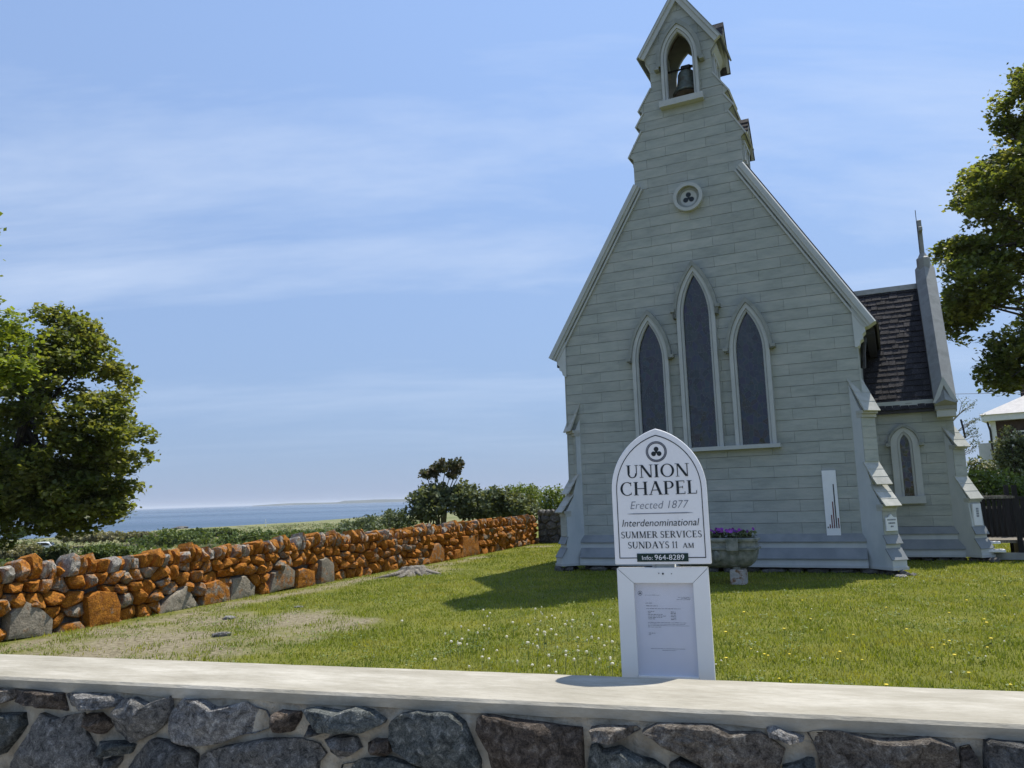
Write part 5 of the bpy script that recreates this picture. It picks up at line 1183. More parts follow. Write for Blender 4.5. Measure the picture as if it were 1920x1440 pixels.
# local +y of a frame rotated so x runs along WD is to the left of travel = field side; lawn side is -y
def inside(p, P):
    c = False; n = len(P)
    for i in range(n):
        a, b = P[i], P[(i + 1) % n]
        if (a[1] > p[1]) != (b[1] > p[1]) and p[0] < (b[0] - a[0]) * (p[1] - a[1]) / (b[1] - a[1]) + a[0]: c = not c
    return c
cnt = 0
for i, P in enumerate(cells):
    if len(P) < 3: continue
    c = centroid(P)
    if any(inside(c, Q) for Q in sp): continue
    t = c[0] / LWL
    stone('stone', P, -rs.uniform(0.05, 0.21), 0.22, fl, M['lichen_stone'], lwall, 2000 + i, n=12, rough=0.026, shrink=0.014, round_=(1 if i % 4 == 0 else 0), rad=(1.0, 0.92, 0.55), cuts=6, angle=22, edge=0.7); cnt += 1
for i, Q in enumerate(sp):
    stone('slab_stone', Q, -rs.uniform(0.10, 0.15), 0.05, fl, M[SLABS[i][1]], lwall, 3000 + i, n=28, rough=0.009, flat=0.95, round_=0, cuts=0, rad=(1.0, 0.965, 0.7, 0.35), angle=38)
# upright coping stones
x = -0.1; i = 0
while x < LWL:
    t = x / LWL
    wd = rs.uniform(0.075, 0.17) * (1.2 - 0.45 * t); hh = rs.uniform(0.16, 0.34); tl = rs.uniform(-0.04, 0.06)
    z0_ = LH - 0.02 + rs.uniform(-0.02, 0.02)
    P = [(x, z0_), (x + wd, z0_), (x + wd + tl, z0_ + hh * rs.uniform(0.75, 1)), (x + wd * rs.uniform(0.35, 0.7) + tl, z0_ + hh * rs.uniform(0.95, 1.1)), (x + tl, z0_ + hh * rs.uniform(0.7, 0.95))]
    stone('coping_stone', P, -rs.uniform(0.05, 0.16), 0.22 + rs.uniform(-0.06, 0.06), fl, M['lichen_cap'], lwall, 4000 + i, n=12, rough=0.022, shrink=0.005, rad=(1.0, 0.85, 0.5), backs=0.72, angle=24, round_=(i % 2))
    x += wd + 0.008; i += 1
MB().box(-0.1, LWL, 0.07, 0.34, -0.1, LH - 0.02).build('earth_core', M['shade_stone'], lwall)
# far side faces: rough slabs so that the wall has a back
for k in range(40):
    P = [(k * LWL / 40, -0.6), ((k + 0.96) * LWL / 40, -0.6), ((k + 0.95) * LWL / 40, LH * rs.uniform(0.8, 1)), ((k + 0.05) * LWL / 40, LH * rs.uniform(0.8, 1))]
    stone('back_stone', P, 0.42, 0.3, fl, M['shade_stone'], lwall, 4500 + k, n=10, rough=0.03)

# return wall at the far end, in the shade
rw_a = Vector((0.75, 27.4)); rw_b = Vector((6.5, 26.0)); rd = (rw_b - rw_a).normalized(); rl = (rw_b - rw_a).length
rwall = empty('return_wall', (rw_a.x, rw_a.y, 0), math.atan2(rd.y, rd.x))
tag(rwall, 'short dark shaded stone wall at the far corner behind the chapel', 'wall')
seeds = []
for r in range(4):
    x = rs.random() * 0.2
    while x < rl: seeds.append((x, (r + 0.5) * 0.24 + rs.uniform(-0.05, 0.05))); x += rs.uniform(0.2, 0.45)
for i, P in enumerate(voronoi(seeds, (0, rl, -0.04, 0.95), 1.2)):
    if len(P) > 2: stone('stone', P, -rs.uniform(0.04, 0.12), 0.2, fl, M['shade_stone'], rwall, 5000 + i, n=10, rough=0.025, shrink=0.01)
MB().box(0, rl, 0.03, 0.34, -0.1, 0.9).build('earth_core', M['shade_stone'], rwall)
x = 0; i = 0
while x < rl:
    wd = rs.uniform(0.1, 0.2); P = [(x, 0.92), (x + wd, 0.92), (x + wd, 1.1), (x + wd / 2, 1.16), (x, 1.1)]
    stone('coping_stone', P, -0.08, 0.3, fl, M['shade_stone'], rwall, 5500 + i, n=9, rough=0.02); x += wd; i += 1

# ------------------------------------------------------------------ foliage helpers
NPR = np.random.default_rng(7)
def leaves(name, C_, size, m, parent, up=0.5, fold=0.35, shape=1.0):
    """one kite-shaped folded leaf for each centre"""
    n = len(C_); nr = NPR.normal(size=(n, 3)); nr[:, 2] += up * 2; nr /= np.linalg.norm(nr, axis=1)[:, None]
    a = NPR.normal(size=(n, 3)); a -= (a * nr).sum(1)[:, None] * nr; a /= np.linalg.norm(a, axis=1)[:, None]
    b = np.cross(nr, a); s = size * NPR.uniform(0.6, 1.35, n)[:, None]
    V = np.empty((n, 4, 3))
    V[:, 0] = C_ - a * s * 0.55; V[:, 2] = C_ + a * s * 0.55 - nr * s * 0.15
    V[:, 1] = C_ + b * s * 0.48 * shape - nr * s * fold * 0.4 + a * s * 0.05; V[:, 3] = C_ - b * s * 0.48 * shape - nr * s * fold * 0.4 + a * s * 0.05
    i = np.arange(n)[:, None] * 4
    T = np.concatenate([i + np.array([[0, 1, 2]]), i + np.array([[0, 2, 3]])], 0)
    return soup(name, V.reshape(-1, 3), T, m, parent)
def clump_pts(c, r, n, shell=0.55):
    d = NPR.normal(size=(n, 3)); d /= np.linalg.norm(d, axis=1)[:, None]
    k = shell + (1 - shell) * NPR.random(n) ** 0.7
    k *= NPR.uniform(0.85, 1.12, n)
    return np.array(c) + d * k[:, None] * np.array(r)
def ell_clumps(c, R3, n, inner=0.45, seed=0, bump=0.18):
    g = np.random.default_rng(seed); d = g.normal(size=(n, 3)); d /= np.linalg.norm(d, axis=1)[:, None]
    k = inner + (1 - inner) * g.random(n) ** 0.45; k *= 1 + g.normal(size=n) * bump * 0.6
    return np.array(c) + d * k[:, None] * np.array(R3)
def tree(name, base, top, trunk_r, clumps, crad, nleaf, lsize, m, label, cat, group=None, limb_n=18, flatz=0.58, forks=None, up=0.95):
    e = empty(name, base); tag(e, label, cat, group)
    b = Vector(base); L = lambda p: tuple(Vector(p) - b)
    tp = Vector(top)
    mid = b.lerp(tp, 0.5) + Vector((trunk_r * 1.2, -trunk_r, 0))
    MB().tube([L(b - Vector((0, 0, 0.3))), L(b.lerp(mid, 0.35)), L(mid), L(tp)], [trunk_r * 1.35, trunk_r, trunk_r * 0.75, trunk_r * 0.3], 12).build('trunk', M['bark'], e, smooth=True)
    q = random.Random(len(clumps)); limbs = MB()
    idx = q.sample(range(len(clumps)), min(limb_n, len(clumps)))
    for i in idx:
        c = Vector(clumps[i]); t = q.uniform(0.35, 0.95); s = b.lerp(mid, t * 2) if t < 0.5 else mid.lerp(tp, t * 2 - 1)
        m1 = s.lerp(c, 0.5) + Vector((q.uniform(-.3, .3), q.uniform(-.3, .3), q.uniform(0, .5)))
        r0 = trunk_r * q.uniform(0.2, 0.38)
        limbs.tube([L(s), L(m1), L(c)], [r0, r0 * 0.6, r0 * 0.2], 6)
    limbs.build('limb', M['bark'], e, smooth=True)
    P = []
    for c in clumps:
        r = crad * NPR.uniform(0.65, 1.25)
        P.append(clump_pts(np.array(c) - np.array(base), (r, r, r * flatz), int(nleaf * (r / crad) ** 2)))
    for c in clumps:                                     # loose sprays around the clumps
        P.append(clump_pts(np.array(c) - np.array(base), (crad * 1.5, crad * 1.5, crad * 1.0), max(8, nleaf // 7), 0.6))
    leaves('crown', np.concatenate(P), lsize, m, e, up=up)
    return e

# ------------------------------------------------------------------ trees
def pxc(u, v, Y): return tuple(at(u, v, Y))
# big maple beyond the wall at the left
cl = np.concatenate([ell_clumps(pxc(95, 790, 24), (2.5, 2.6, 3.25), 230, 0.45, 1), ell_clumps(pxc(170, 860, 23.5), (1.5, 1.5, 1.9), 60, 0.4, 2), ell_clumps(pxc(10, 920, 23.5), (2.1, 2.0, 1.15), 100, 0.3, 3), ell_clumps(pxc(130, 930, 23.5), (1.5, 1.6, 0.9), 55, 0.3, 31), ell_clumps(pxc(110, 655, 24), (1.35, 1.4, 1.25), 44, 0.4, 4)])
bx = at(-70, 1000, 24.5)
tree('maple_tree', (bx.x, bx.y, gz(bx.x, bx.y)), pxc(90, 680, 24), 0.24, cl, 0.40, 125, 0.13, M['maple'], 'big dark green maple at left, standing beyond the lichen wall', 'tree', limb_n=46)
cl = np.concatenate([ell_clumps(pxc(-60, 640, 19), (1.55, 1.5, 1.45), 44, 0.4, 5), ell_clumps(pxc(-130, 500, 19), (1.25, 1.3, 2.0), 34, 0.4, 6)])
bx = at(-140, 1000, 19)
tree('light_green_tree', (bx.x, bx.y, gz(bx.x, bx.y)), pxc(-70, 560, 19), 0.2, cl, 0.42, 170, 0.12, M['lightleaf'], 'sunlit yellow-green tree cut off by the left edge of the picture', 'tree', limb_n=20)
# tall maple behind the transept at the right
Yr = 29
cl = np.concatenate([ell_clumps(pxc(2060, 330, Yr), (4.3, 4.0, 4.3), 190, 0.55, 8), ell_clumps(pxc(1900, 400, Yr - 1), (1.7, 2.0, 2.3), 75, 0.4, 9), ell_clumps(pxc(1835, 525, Yr - 1), (1.35, 1.5, 1.35), 58, 0.3, 10), ell_clumps(pxc(1800, 580, Yr), (0.75, 1.0, 1.0), 26, 0.3, 12), ell_clumps(pxc(1905, 665, Yr - 1), (1.0, 1.2, 0.95), 32, 0.3, 11), ell_clumps(pxc(1990, 620, Yr), (1.4, 2.0, 2.0), 48, 0.3, 13), ell_clumps(pxc(1945, 200, Yr), (1.1, 1.5, 1.8), 60, 0.3, 14), ell_clumps(pxc(1870, 330, Yr), (1.0, 1.2, 0.9), 36, 0.3, 16), ell_clumps(pxc(1800, 475, Yr), (0.85, 1.0, 0.5), 22, 0.3, 17), ell_clumps(pxc(1880, 705, Yr - 1), (0.7, 0.7, 0.45), 14, 0.3, 15)])
bx = at(2130, 1000, Yr)
tree('tall_maple_tree', (bx.x, bx.y, 0), pxc(2080, 350, Yr), 0.38, cl, 0.46, 105, 0.15, M['maple'], 'tall dark maple overhanging the transept at the right edge', 'tree', limb_n=60)

def bush(name, blobs, lsize, m, label, cat='bush', group=None, stems=6, base=None, up=0.45, blossom=0):
    c0 = blobs[0][0]; b = base or (c0[0], c0[1], gz(c0[0], c0[1]))
    e = empty(name, b); tag(e, label, cat, group); P = []
    for c, r, n in blobs:
        n = int(n * 1.5)
        for q in ell_clumps(c, np.array(r) * 0.86, max(10, int(n / 26)), 0.25, int(abs(c[0]) * 31 + n)):
            k = min(r) * 0.30 * NPR.uniform(0.5, 1.5) + lsize * 0.8
            P.append(clump_pts(q - np.array(b), (k, k, k * 0.75), 26, 0.25))
    P = np.concatenate(P); P = P[P[:, 2] > -0.1]
    leaves('foliage', P, lsize, m, e, up=up)
    if blossom:
        k = NPR.choice(len(P), blossom, replace=False)
        Q = P[k] + NPR.normal(size=(blossom, 3)) * 0.03; Q[:, 1] -= 0.08
        leaves('blossom', np.repeat(Q, 4, 0) + NPR.normal(size=(blossom * 4, 3)) * 0.02, lsize * 0.7, M['blossom'], e)
    mb = MB(); q = random.Random(int(b[0] * 17))
    for i in range(stems):
        c, r, n = q.choice(blobs); t = Vector((c[0] + q.uniform(-.6, .6) * r[0], c[1] + q.uniform(-.6, .6) * r[1], c[2] + q.uniform(-.2, .5) * r[2])) - Vector(b)
        mb.tube([(q.uniform(-.1, .1), q.uniform(-.1, .1), -0.15), tuple(t * 0.5 + Vector((q.uniform(-.15, .15), q.uniform(-.15, .15), 0.1))), tuple(t)], [0.035, 0.025, 0.01], 6)
    mb.build('stem', M['bark'], e, smooth=True)
    return e
def pb(u, v, Y, wpx, hpx, n, dep=None):
    c = at(u, v, Y); k = Y / F_PX
    return ((c.x, c.y, c.z), (wpx * k, dep or wpx * k, hpx * k), n)
# shrubs behind the far end of the lichen wall
yS = 31.0
gb0 = at(830, 980, yS)
e = bush('windswept_shrub', [pb(806, 885, yS, 24, 12, 420), pb(838, 872, yS, 26, 12, 460), pb(858, 872, yS, 16, 12, 300), pb(846, 890, yS, 14, 8, 160), pb(822, 880, yS, 20, 8, 240)], 0.11, M['budleaf'], 'leggy windswept shrub with bronze leaves rising above the others', stems=0, base=(gb0.x, gb0.y, gz(gb0.x, gb0.y)))
mb = MB(); b0 = Vector((gb0.x, gb0.y, gz(gb0.x, gb0.y)))
for (u, v) in ((800, 888), (815, 880), (836, 876), (850, 872), (862, 868), (790, 900), (866, 882)):
    t = at(u, v, yS) - b0; mid = at(818 + (u - 818) * 0.45, 930, yS) - b0
    mb.tube([(0, 0, -0.1), tuple(mid), tuple(t)], [0.05, 0.03, 0.012], 6)
mb.build('stem', M['twig'], e, smooth=True)
bush('rhododendron', [pb(800, 945, yS - 0.5, 36, 34, 1500), pb(830, 930, yS, 30, 26, 900)], 0.13, M['rhodo'], 'dark glossy shrub with open grey stems below the windswept one')
bush('rhododendron', [pb(872, 935, yS, 34, 34, 1700), pb(900, 950, yS, 40, 28, 1400)], 0.13, M['rhodo'], 'rounded dark evergreen shrub in the middle of the clump behind the wall')
bush('rhododendron', [pb(935, 945, yS - 1, 36, 30, 1600), pb(975, 955, yS - 1, 40, 26, 1500)], 0.13, M['rhodo'], 'silvery-lit evergreen shrub just left of the green shrubs beside the chapel')
bush('green_shrub', [pb(980, 930, yS + 3, 44, 26, 2600)], 0.07, M['hedge'], 'feathery bright green shrub behind the dark evergreens')
bush('green_shrub', [pb(1040, 945, yS + 1, 34, 36, 2200)], 0.08, M['hedge'], 'deep green shrub half hidden by the chapel corner')
bush('grey_green_bush', [pb(690, 990, yS - 2, 62, 24, 2600), pb(740, 975, yS - 1, 40, 22, 1600)], 0.07, M['greyleaf'], 'low grey-green bush spilling down behind the lichen wall')
bush('grey_green_bush', [pb(640, 1002, yS - 4, 40, 14, 1200)], 0.07, M['greyleaf'], 'small grey-green bush at the foot of the slope above the wall')
# shrubs at the right
bush('flowering_shrub', [pb(1850, 915, 27, 46, 40, 3000), pb(1900, 925, 27, 44, 34, 2200)], 0.10, M['hedge'], 'bright green shrub with pale blossoms behind the wooden railing', blossom=70)
bush('flowering_shrub', [pb(1905, 860, 30, 34, 60, 2600), pb(1930, 930, 28, 40, 50, 2000)], 0.11, M['rhodo'], 'tall dark shrub with white blossoms in front of the brown house', blossom=110)
bush('dark_conifer', [pb(1888, 862, 33, 22, 30, 1800)], 0.07, M['rhodo'], 'small dark conifer against the brown house wall')
bush('pale_shrub', [pb(1842, 880, 34, 30, 22, 900)], 0.10, M['greyleaf'], 'pale flowering shrub at the left end of the right-hand hedge', blossom=110)
# sparse pale tree behind the transept
bx = at(1790, 960, 38); e = empty('sparse_tree', (bx.x, bx.y, 0)); tag(e, 'thin tree just coming into leaf behind the transept', 'tree')
mb = MB(); P = []; q = random.Random(3)
def br(p, d, l, r, lev):
    p2 = p + d * l; mb.tube([tuple(p), tuple(p.lerp(p2, 0.5) + Vector((q.uniform(-.05, .05), 0, q.uniform(-.05, .05))) * l), tuple(p2)], [r, r * 0.8, r * 0.6], 5)
    if lev == 0:
        P.extend([tuple(p.lerp(p2, t)) for t in (0.4, 0.7, 1.0)]); return
    for k in range(3): 
        nd = (d + Vector((q.uniform(-.5, .75), q.uniform(-.5, .5), q.uniform(-.25, .5)))).normalized(); br(p.lerp(p2, q.uniform(0.55, 1)), nd, l * 0.68, r * 0.55, lev - 1)
br(Vector((0, 0, -0.2)), Vector((-0.05, 0, 1)), 2.6, 0.07, 1)
for h_ in (2.4, 3.0, 3.6, 4.3): br(Vector((-0.15, 0, h_)), Vector((0.75, 0, 0.55)).normalized(), 1.15, 0.035, 2)
mb.tube([(-0.1, 0, 2), (-0.15, 0, 3.5), (-0.2, 0, 5.2)], [0.07, 0.05, 0.02], 6)
mb.build('branch', M['twig'], e)
pa = np.repeat(np.array(P), 5, 0); leaves('bud', pa + NPR.normal(size=pa.shape) * 0.06, 0.06, M['greyleaf'], e)['kind'] = 'stuff'

# ------------------------------------------------------------------ scrub field between wall and sea
def field_bushes():
    spec = [(205, 1032, 60, 18, 30, 'scrubgreen', 'round olive bush in the field right of the white car'), (330, 1010, 95, 26, 70, 'scrubgreen', 'wide green thicket in front of the sea left of centre'),
            (500, 1004, 120, 12, 60, 'scrubgreen', 'long low green hedge along the top of the lichen wall'), (110, 1035, 30, 16, 26, 'greyleaf', 'grey bush directly right of the white car'),
            (30, 1030, 60, 14, 60, 'scrub', 'dry tan bush at the left edge in front of the white car'), (35, 995, 24, 9, 120, 'scrubgreen', 'dark bush beyond the white car under the maple'), (260, 1005, 40, 9, 105, 'scrub', 'tan brush patch beneath the tip of the maple'), (170, 1003, 70, 8, 130, 'scrub', 'pale brush slope between the car and the shore'), (580, 1003, 60, 10, 45, 'scrubgreen', 'fresh green brush just left of the grey-green bush'), (395, 997, 60, 7, 110, 'scrubgreen', 'yellow-green brush on the bank above the shore')]
    for u, v, wp, hp, Y, mk, lab in spec:
        c = at(u, v, Y); k = Y / F_PX; n = 2600
        z0 = gz(c.x, c.y)
        bush('field_bush', [((c.x, c.y, max(c.z - hp * k * 0.3, z0 + hp * k * 0.4)), (wp * k, wp * k * 0.6, hp * k), n)], max(0.10, 4.5 * k), M[mk], lab, group='field bushes', stems=3, base=(c.x, c.y, z0))
    # ground cover that nobody could count
    P = []
    g = np.random.default_rng(3)
    for _ in range(1900):
        Y = 24 + 250 * g.random() ** 1.6; u = g.uniform(-150, 780)
        c = at(u, 1000, Y); e = beyond(c.x, c.y)
        if e < 13 or e > 225: continue
        r = g.uniform(0.25, 0.8) * (0.6 + Y / 110); z = gz(c.x, c.y)
        P.append(np.array((c.x, c.y, z)) + g.normal(size=(26, 3)) * np.array((r, r, r * 0.14)) + np.array((0, 0, r * 0.1)))
    P = np.concatenate(P)
    o = leaves('scrub_cover', P[: len(P) // 2], 0.34, M['scrub'], None); tag(o, 'dry olive scrub covering the field down to the shore', 'scrub', kind='stuff')
    o = leaves('scrub_cover', P[len(P) // 2:], 0.34, M['scrubgreen'], None); tag(o, 'green undergrowth scattered through the dry field scrub', 'scrub', kind='stuff')
field_bushes()

# shore rocks, as seen at the water's edge
rq = random.Random(9)
for i, (u, lab) in enumerate(((95, 'pale flat ledge of rock at the water under the maple'), (340, 'low dark rock at the shoreline right of the maple'), (455, 'grey rock at the shoreline left of the white mast'), (530, 'small shoreline rock right of the white mast'))):
    c = gnd(u, 991, -7.2); V, Fc = blob((0, 0, 0), (rq.uniform(3, 6), 2.5, rq.uniform(0.5, 0.9)), 70 + i, 3)
    o = MB().add(V, Fc).build('shore_rock', M['st_pale' if i == 0 else 'shade_stone']); o.location = (c.x, c.y, -7.2); tag(o, lab, 'rock')
c = gnd(498, 992, -6.8); o = MB().tube([(0, 0, -1), (0, 0, 3.4)], [0.16, 0.10], 8).box(-0.5, 0.5, -0.03, 0.03, 2.2, 2.3).build('mast', M['white']); o.location = (c.x, c.y, -6.8); tag(o, 'thin white mast standing near the water', 'mast')
# post and rail fence pieces far out in the field
for k, (u0, u1, v0, Y, lab) in enumerate(((138, 155, 1026, 92, 'dark rail of field fence just right of the white car'), (222, 256, 1023, 95, 'pale field fence rail right of the olive bush'), (268, 320, 1021, 92, 'pale field fence rail ending at the green thicket'))):
    a = at(u0, v0, Y); b = at(u1, v0 - 1, Y); e = empty('field_fence', (a.x, a.y, gz(a.x, a.y))); tag(e, lab, 'fence')
    m_ = M['wood'] if k == 0 else M['greywood']; zA = a.z - gz(a.x, a.y)
    L_ = Vector((b.x - a.x, b.y - a.y, 0)); 
    MB().tube([(0, 0, zA), (L_.x, L_.y, zA)], 0.06, 6).build('rail', m_, e)
    for t in (0, 0.5, 1): MB().tube([(L_.x * t, L_.y * t, -0.3), (L_.x * t, L_.y * t, zA + 0.12)], 0.06, 6).build('post', m_, e)

# ------------------------------------------------------------------ white car in the field road
cp = at(75, 1029, 120); czz = gz(cp.x, cp.y)
car = empty('car', (cp.x, cp.y, czz), R_(14)); car.scale = (0.92,) * 3
tag(car, 'white hatchback driving along the field road below the maple', 'car')
cb = [(-2.1, 0.35), (2.05, 0.35), (2.12, 0.6), (2.08, 0.95), (1.95, 1.05), (1.55, 1.45), (1.15, 1.58), (-0.1, 1.60), (-0.75, 1.35), (-1.15, 1.02), (-1.95, 0.88), (-2.15, 0.6)]
body = MB().prism(cb, -0.88, 0.88).build('body', M['carpaint'], car, bevel=0.06)
for s in (-1, 1):
    MB().prism([(-1.0, 1.04), (-0.68, 1.32), (-0.1, 1.50), (0.2, 1.51), (0.2, 1.02)], s * 0.882, s * 0.892).build('side_window', M['carglass'], car)
    MB().prism([(0.28, 1.02), (0.28, 1.51), (1.1, 1.49), (1.5, 1.28), (1.62, 1.06)], s * 0.882, s * 0.892).build('side_window', M['carglass'], car)
    MB().prism([(1.80, 0.75), (2.12, 0.75), (2.11, 0.98), (1.9, 1.0)], s * 0.884, s * 0.893).build('tail_lamp', M['lamp'], car)
    MB().prism([(-2.16, 0.68), (-1.75, 0.72), (-1.75, 0.84), (-2.0, 0.84)], s * 0.884, s * 0.893).build('headlight', M['glass'], car)
    for x in (-1.35, 1.32):
        wv = MB().prism(circ(x, 0.33, 0.33, 20), s * 0.72, s * 0.90).build('wheel', M['tyre'], car)
        MB().prism(circ(x, 0.33, 0.20, 14), s * 0.901, s * 0.91).build('rim', M['coping'], wv)
MB().hexa([(1.60, -0.72, 1.42), (1.60, 0.72, 1.42), (1.66, 0.72, 1.46), (1.66, -0.72, 1.46), (1.97, -0.74, 1.06), (1.97, 0.74, 1.06), (2.02, 0.74, 1.08), (2.02, -0.74, 1.08)]).build('rear_window', M['carglass'], car)

# ------------------------------------------------------------------ planter
pc = gnd(1387, 1094); pl_o = Vector((pc.x, pc.y, 0)) - RX * 0.42
planter = empty('stone_planter', pl_o, CH_R - R_(4))
tag(planter, 'long mossy cast stone planter on block feet before the chapel', 'planter')
Lh, Wh = 0.77, 0.26
def tub(zs, m, nm, smooth=True, hollow=False):
    V = []; n = 28
    for (z, f) in zs:
        for j in range(n):
            t = 2 * math.pi * j / n; ct, st_ = math.cos(t), math.sin(t)
            e_ = 0.42; x = math.copysign(abs(ct) ** e_, ct) * (Lh + f); y = math.copysign(abs(st_) ** e_, st_) * (Wh + f)
            V.append((x, y, z))
    Fc = [(i * n + j, i * n + (j + 1) % n, (i + 1) * n + (j + 1) % n, (i + 1) * n + j) for i in range(len(zs) - 1) for j in range(n)] + [tuple(range(n)), tuple(range((len(zs) - 1) * n, len(zs) * n))]
    return MB().add(V, Fc).build(nm, M[m], planter, smooth=smooth, angle=40)
tub([(0.27, -0.22), (0.30, -0.14), (0.36, -0.07), (0.44, -0.025), (0.52, -0.005), (0.58, 0.0)], 'urn', 'bowl')
tub([(0.58, 0.001), (0.59, 0.035), (0.625, 0.04), (0.64, 0.01), (0.70, -0.01), (0.725, -0.005), (0.735, 0.03), (0.775, 0.035), (0.785, 0.02)], 'urn', 'rim')
tub([(0.70, -0.05), (0.788, -0.04)], 'shade_stone', 'soil')
for sx in (-0.42, 0.42):
    MB().box(sx - 0.12, sx + 0.12, -0.15, 0.15, -0.05, 0.25).build('foot', M['urnfoot'], planter, bevel=0.02)
    MB().box(sx - 0.06, sx + 0.06, -0.11, 0.11, 0.251, 0.29).build('foot_neck', M['urn'], planter)
    MB().hexa([(sx - 0.08, -Wh + 0.12, 0.31), (sx + 0.06, -Wh + 0.12, 0.31), (sx + 0.06, -Wh + 0.2, 0.31), (sx - 0.08, -Wh + 0.2, 0.31), (sx - 0.10, -Wh - 0.03, 0.578), (sx + 0.09, -Wh - 0.03, 0.578), (sx + 0.09, -Wh + 0.05, 0.578), (sx - 0.10, -Wh + 0.05, 0.578)]).build('pilaster', M['urn'], planter)
    MB().box(sx - 0.10, sx + 0.10, -Wh - 0.055, -Wh + 0.02, 0.581, 0.79).build('pilaster_block', M['urn'], planter)
V, Fc = blob((0.13, -Wh + 0.005, 0.49), (0.075, 0.05, 0.10), 66, 3); MB().add(V, Fc).build('mask_boss', M['urn'], planter, smooth=True)
# flowers stand in the planter: plants of their own
fq = random.Random(12)
labs = ('purple petunia at the sign end of the stone planter', 'dark-leaved petunia left of the planter middle', 'purple petunia over the planter pilaster', 'bright violet petunia right of the planter pilaster', 'leafy dark petunia at the right end of the planter')
for i, x in enumerate((-0.45, -0.15, 0.12, 0.38, 0.60)):
    wp = planter.matrix_basis @ Vector((x, 0, 0.785)); e = empty('petunia', wp); tag(e, labs[i], 'flower', 'petunias in the planter')
    p = clump_pts((0, 0, 0.05), (0.17, 0.17, 0.09), 130, 0.2); p[:, 2] = np.abs(p[:, 2])
    leaves('foliage', p, 0.06, M['rhodo'], e)
    mb = MB()
    for k in range((14, 7, 12, 15, 4)[i]):
        a = fq.uniform(0, 6.28); rr = fq.uniform(0.02, 0.15); c = (rr * math.cos(a), rr * math.sin(a) - 0.03, fq.uniform(0.09, 0.15))
        d = Vector((fq.uniform(-.6, .6), -1, fq.uniform(0.1, .9))).normalized(); u_ = d.cross(Vector((0, 0, 1))).normalized(); v_ = d.cross(u_)
        mb.add([c] + [tuple(Vector(c) + (u_ * math.cos(t * 1.2566) + v_ * math.sin(t * 1.2566)) * 0.033 + d * 0.012) for t in range(5)], [(0, t + 1, (t + 1) % 5 + 1) for t in range(5)])
    mb.build('blossom', M['petal'], e)

# ------------------------------------------------------------------ weathered stump by the lichen wall
st = gnd(775, 1078); stump = empty('tree_stump', (st.x, st.y, 0), R_(20)); stump.scale = (0.85, 0.85, 0.7); tag(stump, 'bleached grey stump with spreading roots at the wall foot', 'stump')
V = []; n = 26
for (z, r) in ((-0.05, 0.62), (0.03, 0.5), (0.10, 0.36), (0.18, 0.27), (0.26, 0.22)):
    for j in range(n):
        t = 2 * math.pi * j / n; k = 1 + 0.42 * (1 if z < 0.12 else 0.35) * mnoise.noise(Vector((math.cos(t) * 2.1, math.sin(t) * 2.1, z))) + 0.07 * math.sin(j * 2.5)
        V.append((math.cos(t) * r * k * 1.25, math.sin(t) * r * k * 0.7, z + (0.06 * mnoise.noise(Vector((t * 2, 3, z))) if z > 0.2 else 0)))
V.append((0, 0, 0.22))
Fc = [(i * n + j, i * n + (j + 1) % n, (i + 1) * n + (j + 1) % n, (i + 1) * n + j) for i in range(4) for j in range(n)] + [(4 * n + j, 4 * n + (j + 1) % n, 5 * n) for j in range(n)]
MB().add(V, Fc).build('bole', M['greywood'], stump, angle=30, smooth=True)
for a, l in ((200, 1.25), (235, 1.0), (330, 0.9), (170, 0.8), (280, 0.7), (20, 0.6)):
    ca, sa = math.cos(R_(a)), math.sin(R_(a)); MB().tube([(ca * 0.2, sa * 0.15, 0.12), (ca * l * 0.55, sa * l * 0.5, 0.05), (ca * l, sa * l * 0.8, -0.03)], [0.09, 0.055, 0.02], 7).build('root', M['greywood'], stump, smooth=True)
# loose pale stones and chips in the bare ground
for i, (u, v, s_, lab) in enumerate(((415, 1193, 0.10, 'pale flat stone lying in the bare patch of lawn'), (428, 1160, 0.07, 'small pale stone near the slab stones of the wall'), (560, 1140, 0.06, 'bleached wood chip in the thin grass'), (345, 1140, 0.06, 'small stone beside the triangular slab'), (1712, 1079, 0.07, 'rounded pale stone at the foot of the right buttress'), (1690, 1082, 0.09, 'rough pale stone under the right buttress corner'))):
    c = gnd(u, v); V, Fc = blob((0, 0, 0), (s_ * 1.3, s_, s_ * 0.45), 40 + i); o = MB().add(V, Fc).build('loose_stone', M['st_pale']); o.location = (c.x, c.y, 0.01); tag(o, lab, 'stone')

# ------------------------------------------------------------------ wooden ramp and rail right of the transept
rp = CW(5.05, 2.7, 0); ramp = empty('wooden_ramp', rp, CH_R); tag(ramp, 'dark wooden access ramp with slatted railing right of the transept', 'ramp')
MB().box(-0.1, 0.62, 0.25, 1.3, 0.36, 0.42).build('landing', M['greywood'], ramp)
MB().box(0.0, 0.30, -0.15, 0.18, 0.20, 0.245).build('step', M['white'], ramp)
MB().box(0.0, 0.24, 0.0, 0.19, 0.36, 0.40).build('step', M['white'], ramp)
MB().hexa([(0.62, 0.25, 0.02), (3.4, 0.25, -0.02), (3.4, 1.5, -0.02), (0.62, 1.5, 0.02), (0.62, 0.25, 0.42), (3.4, 0.25, 0.06), (3.4, 1.5, 0.06), (0.62, 1.5, 0.42)]).build('ramp_deck', M['greywood'], ramp)
MB().box(-0.1, 2.2, 0.12, 0.16, 0.03, 0.17).build('kick_board', M['coping'], ramp)
def rz(x): return 0.42 - max(0, x - 0.62) * 0.13
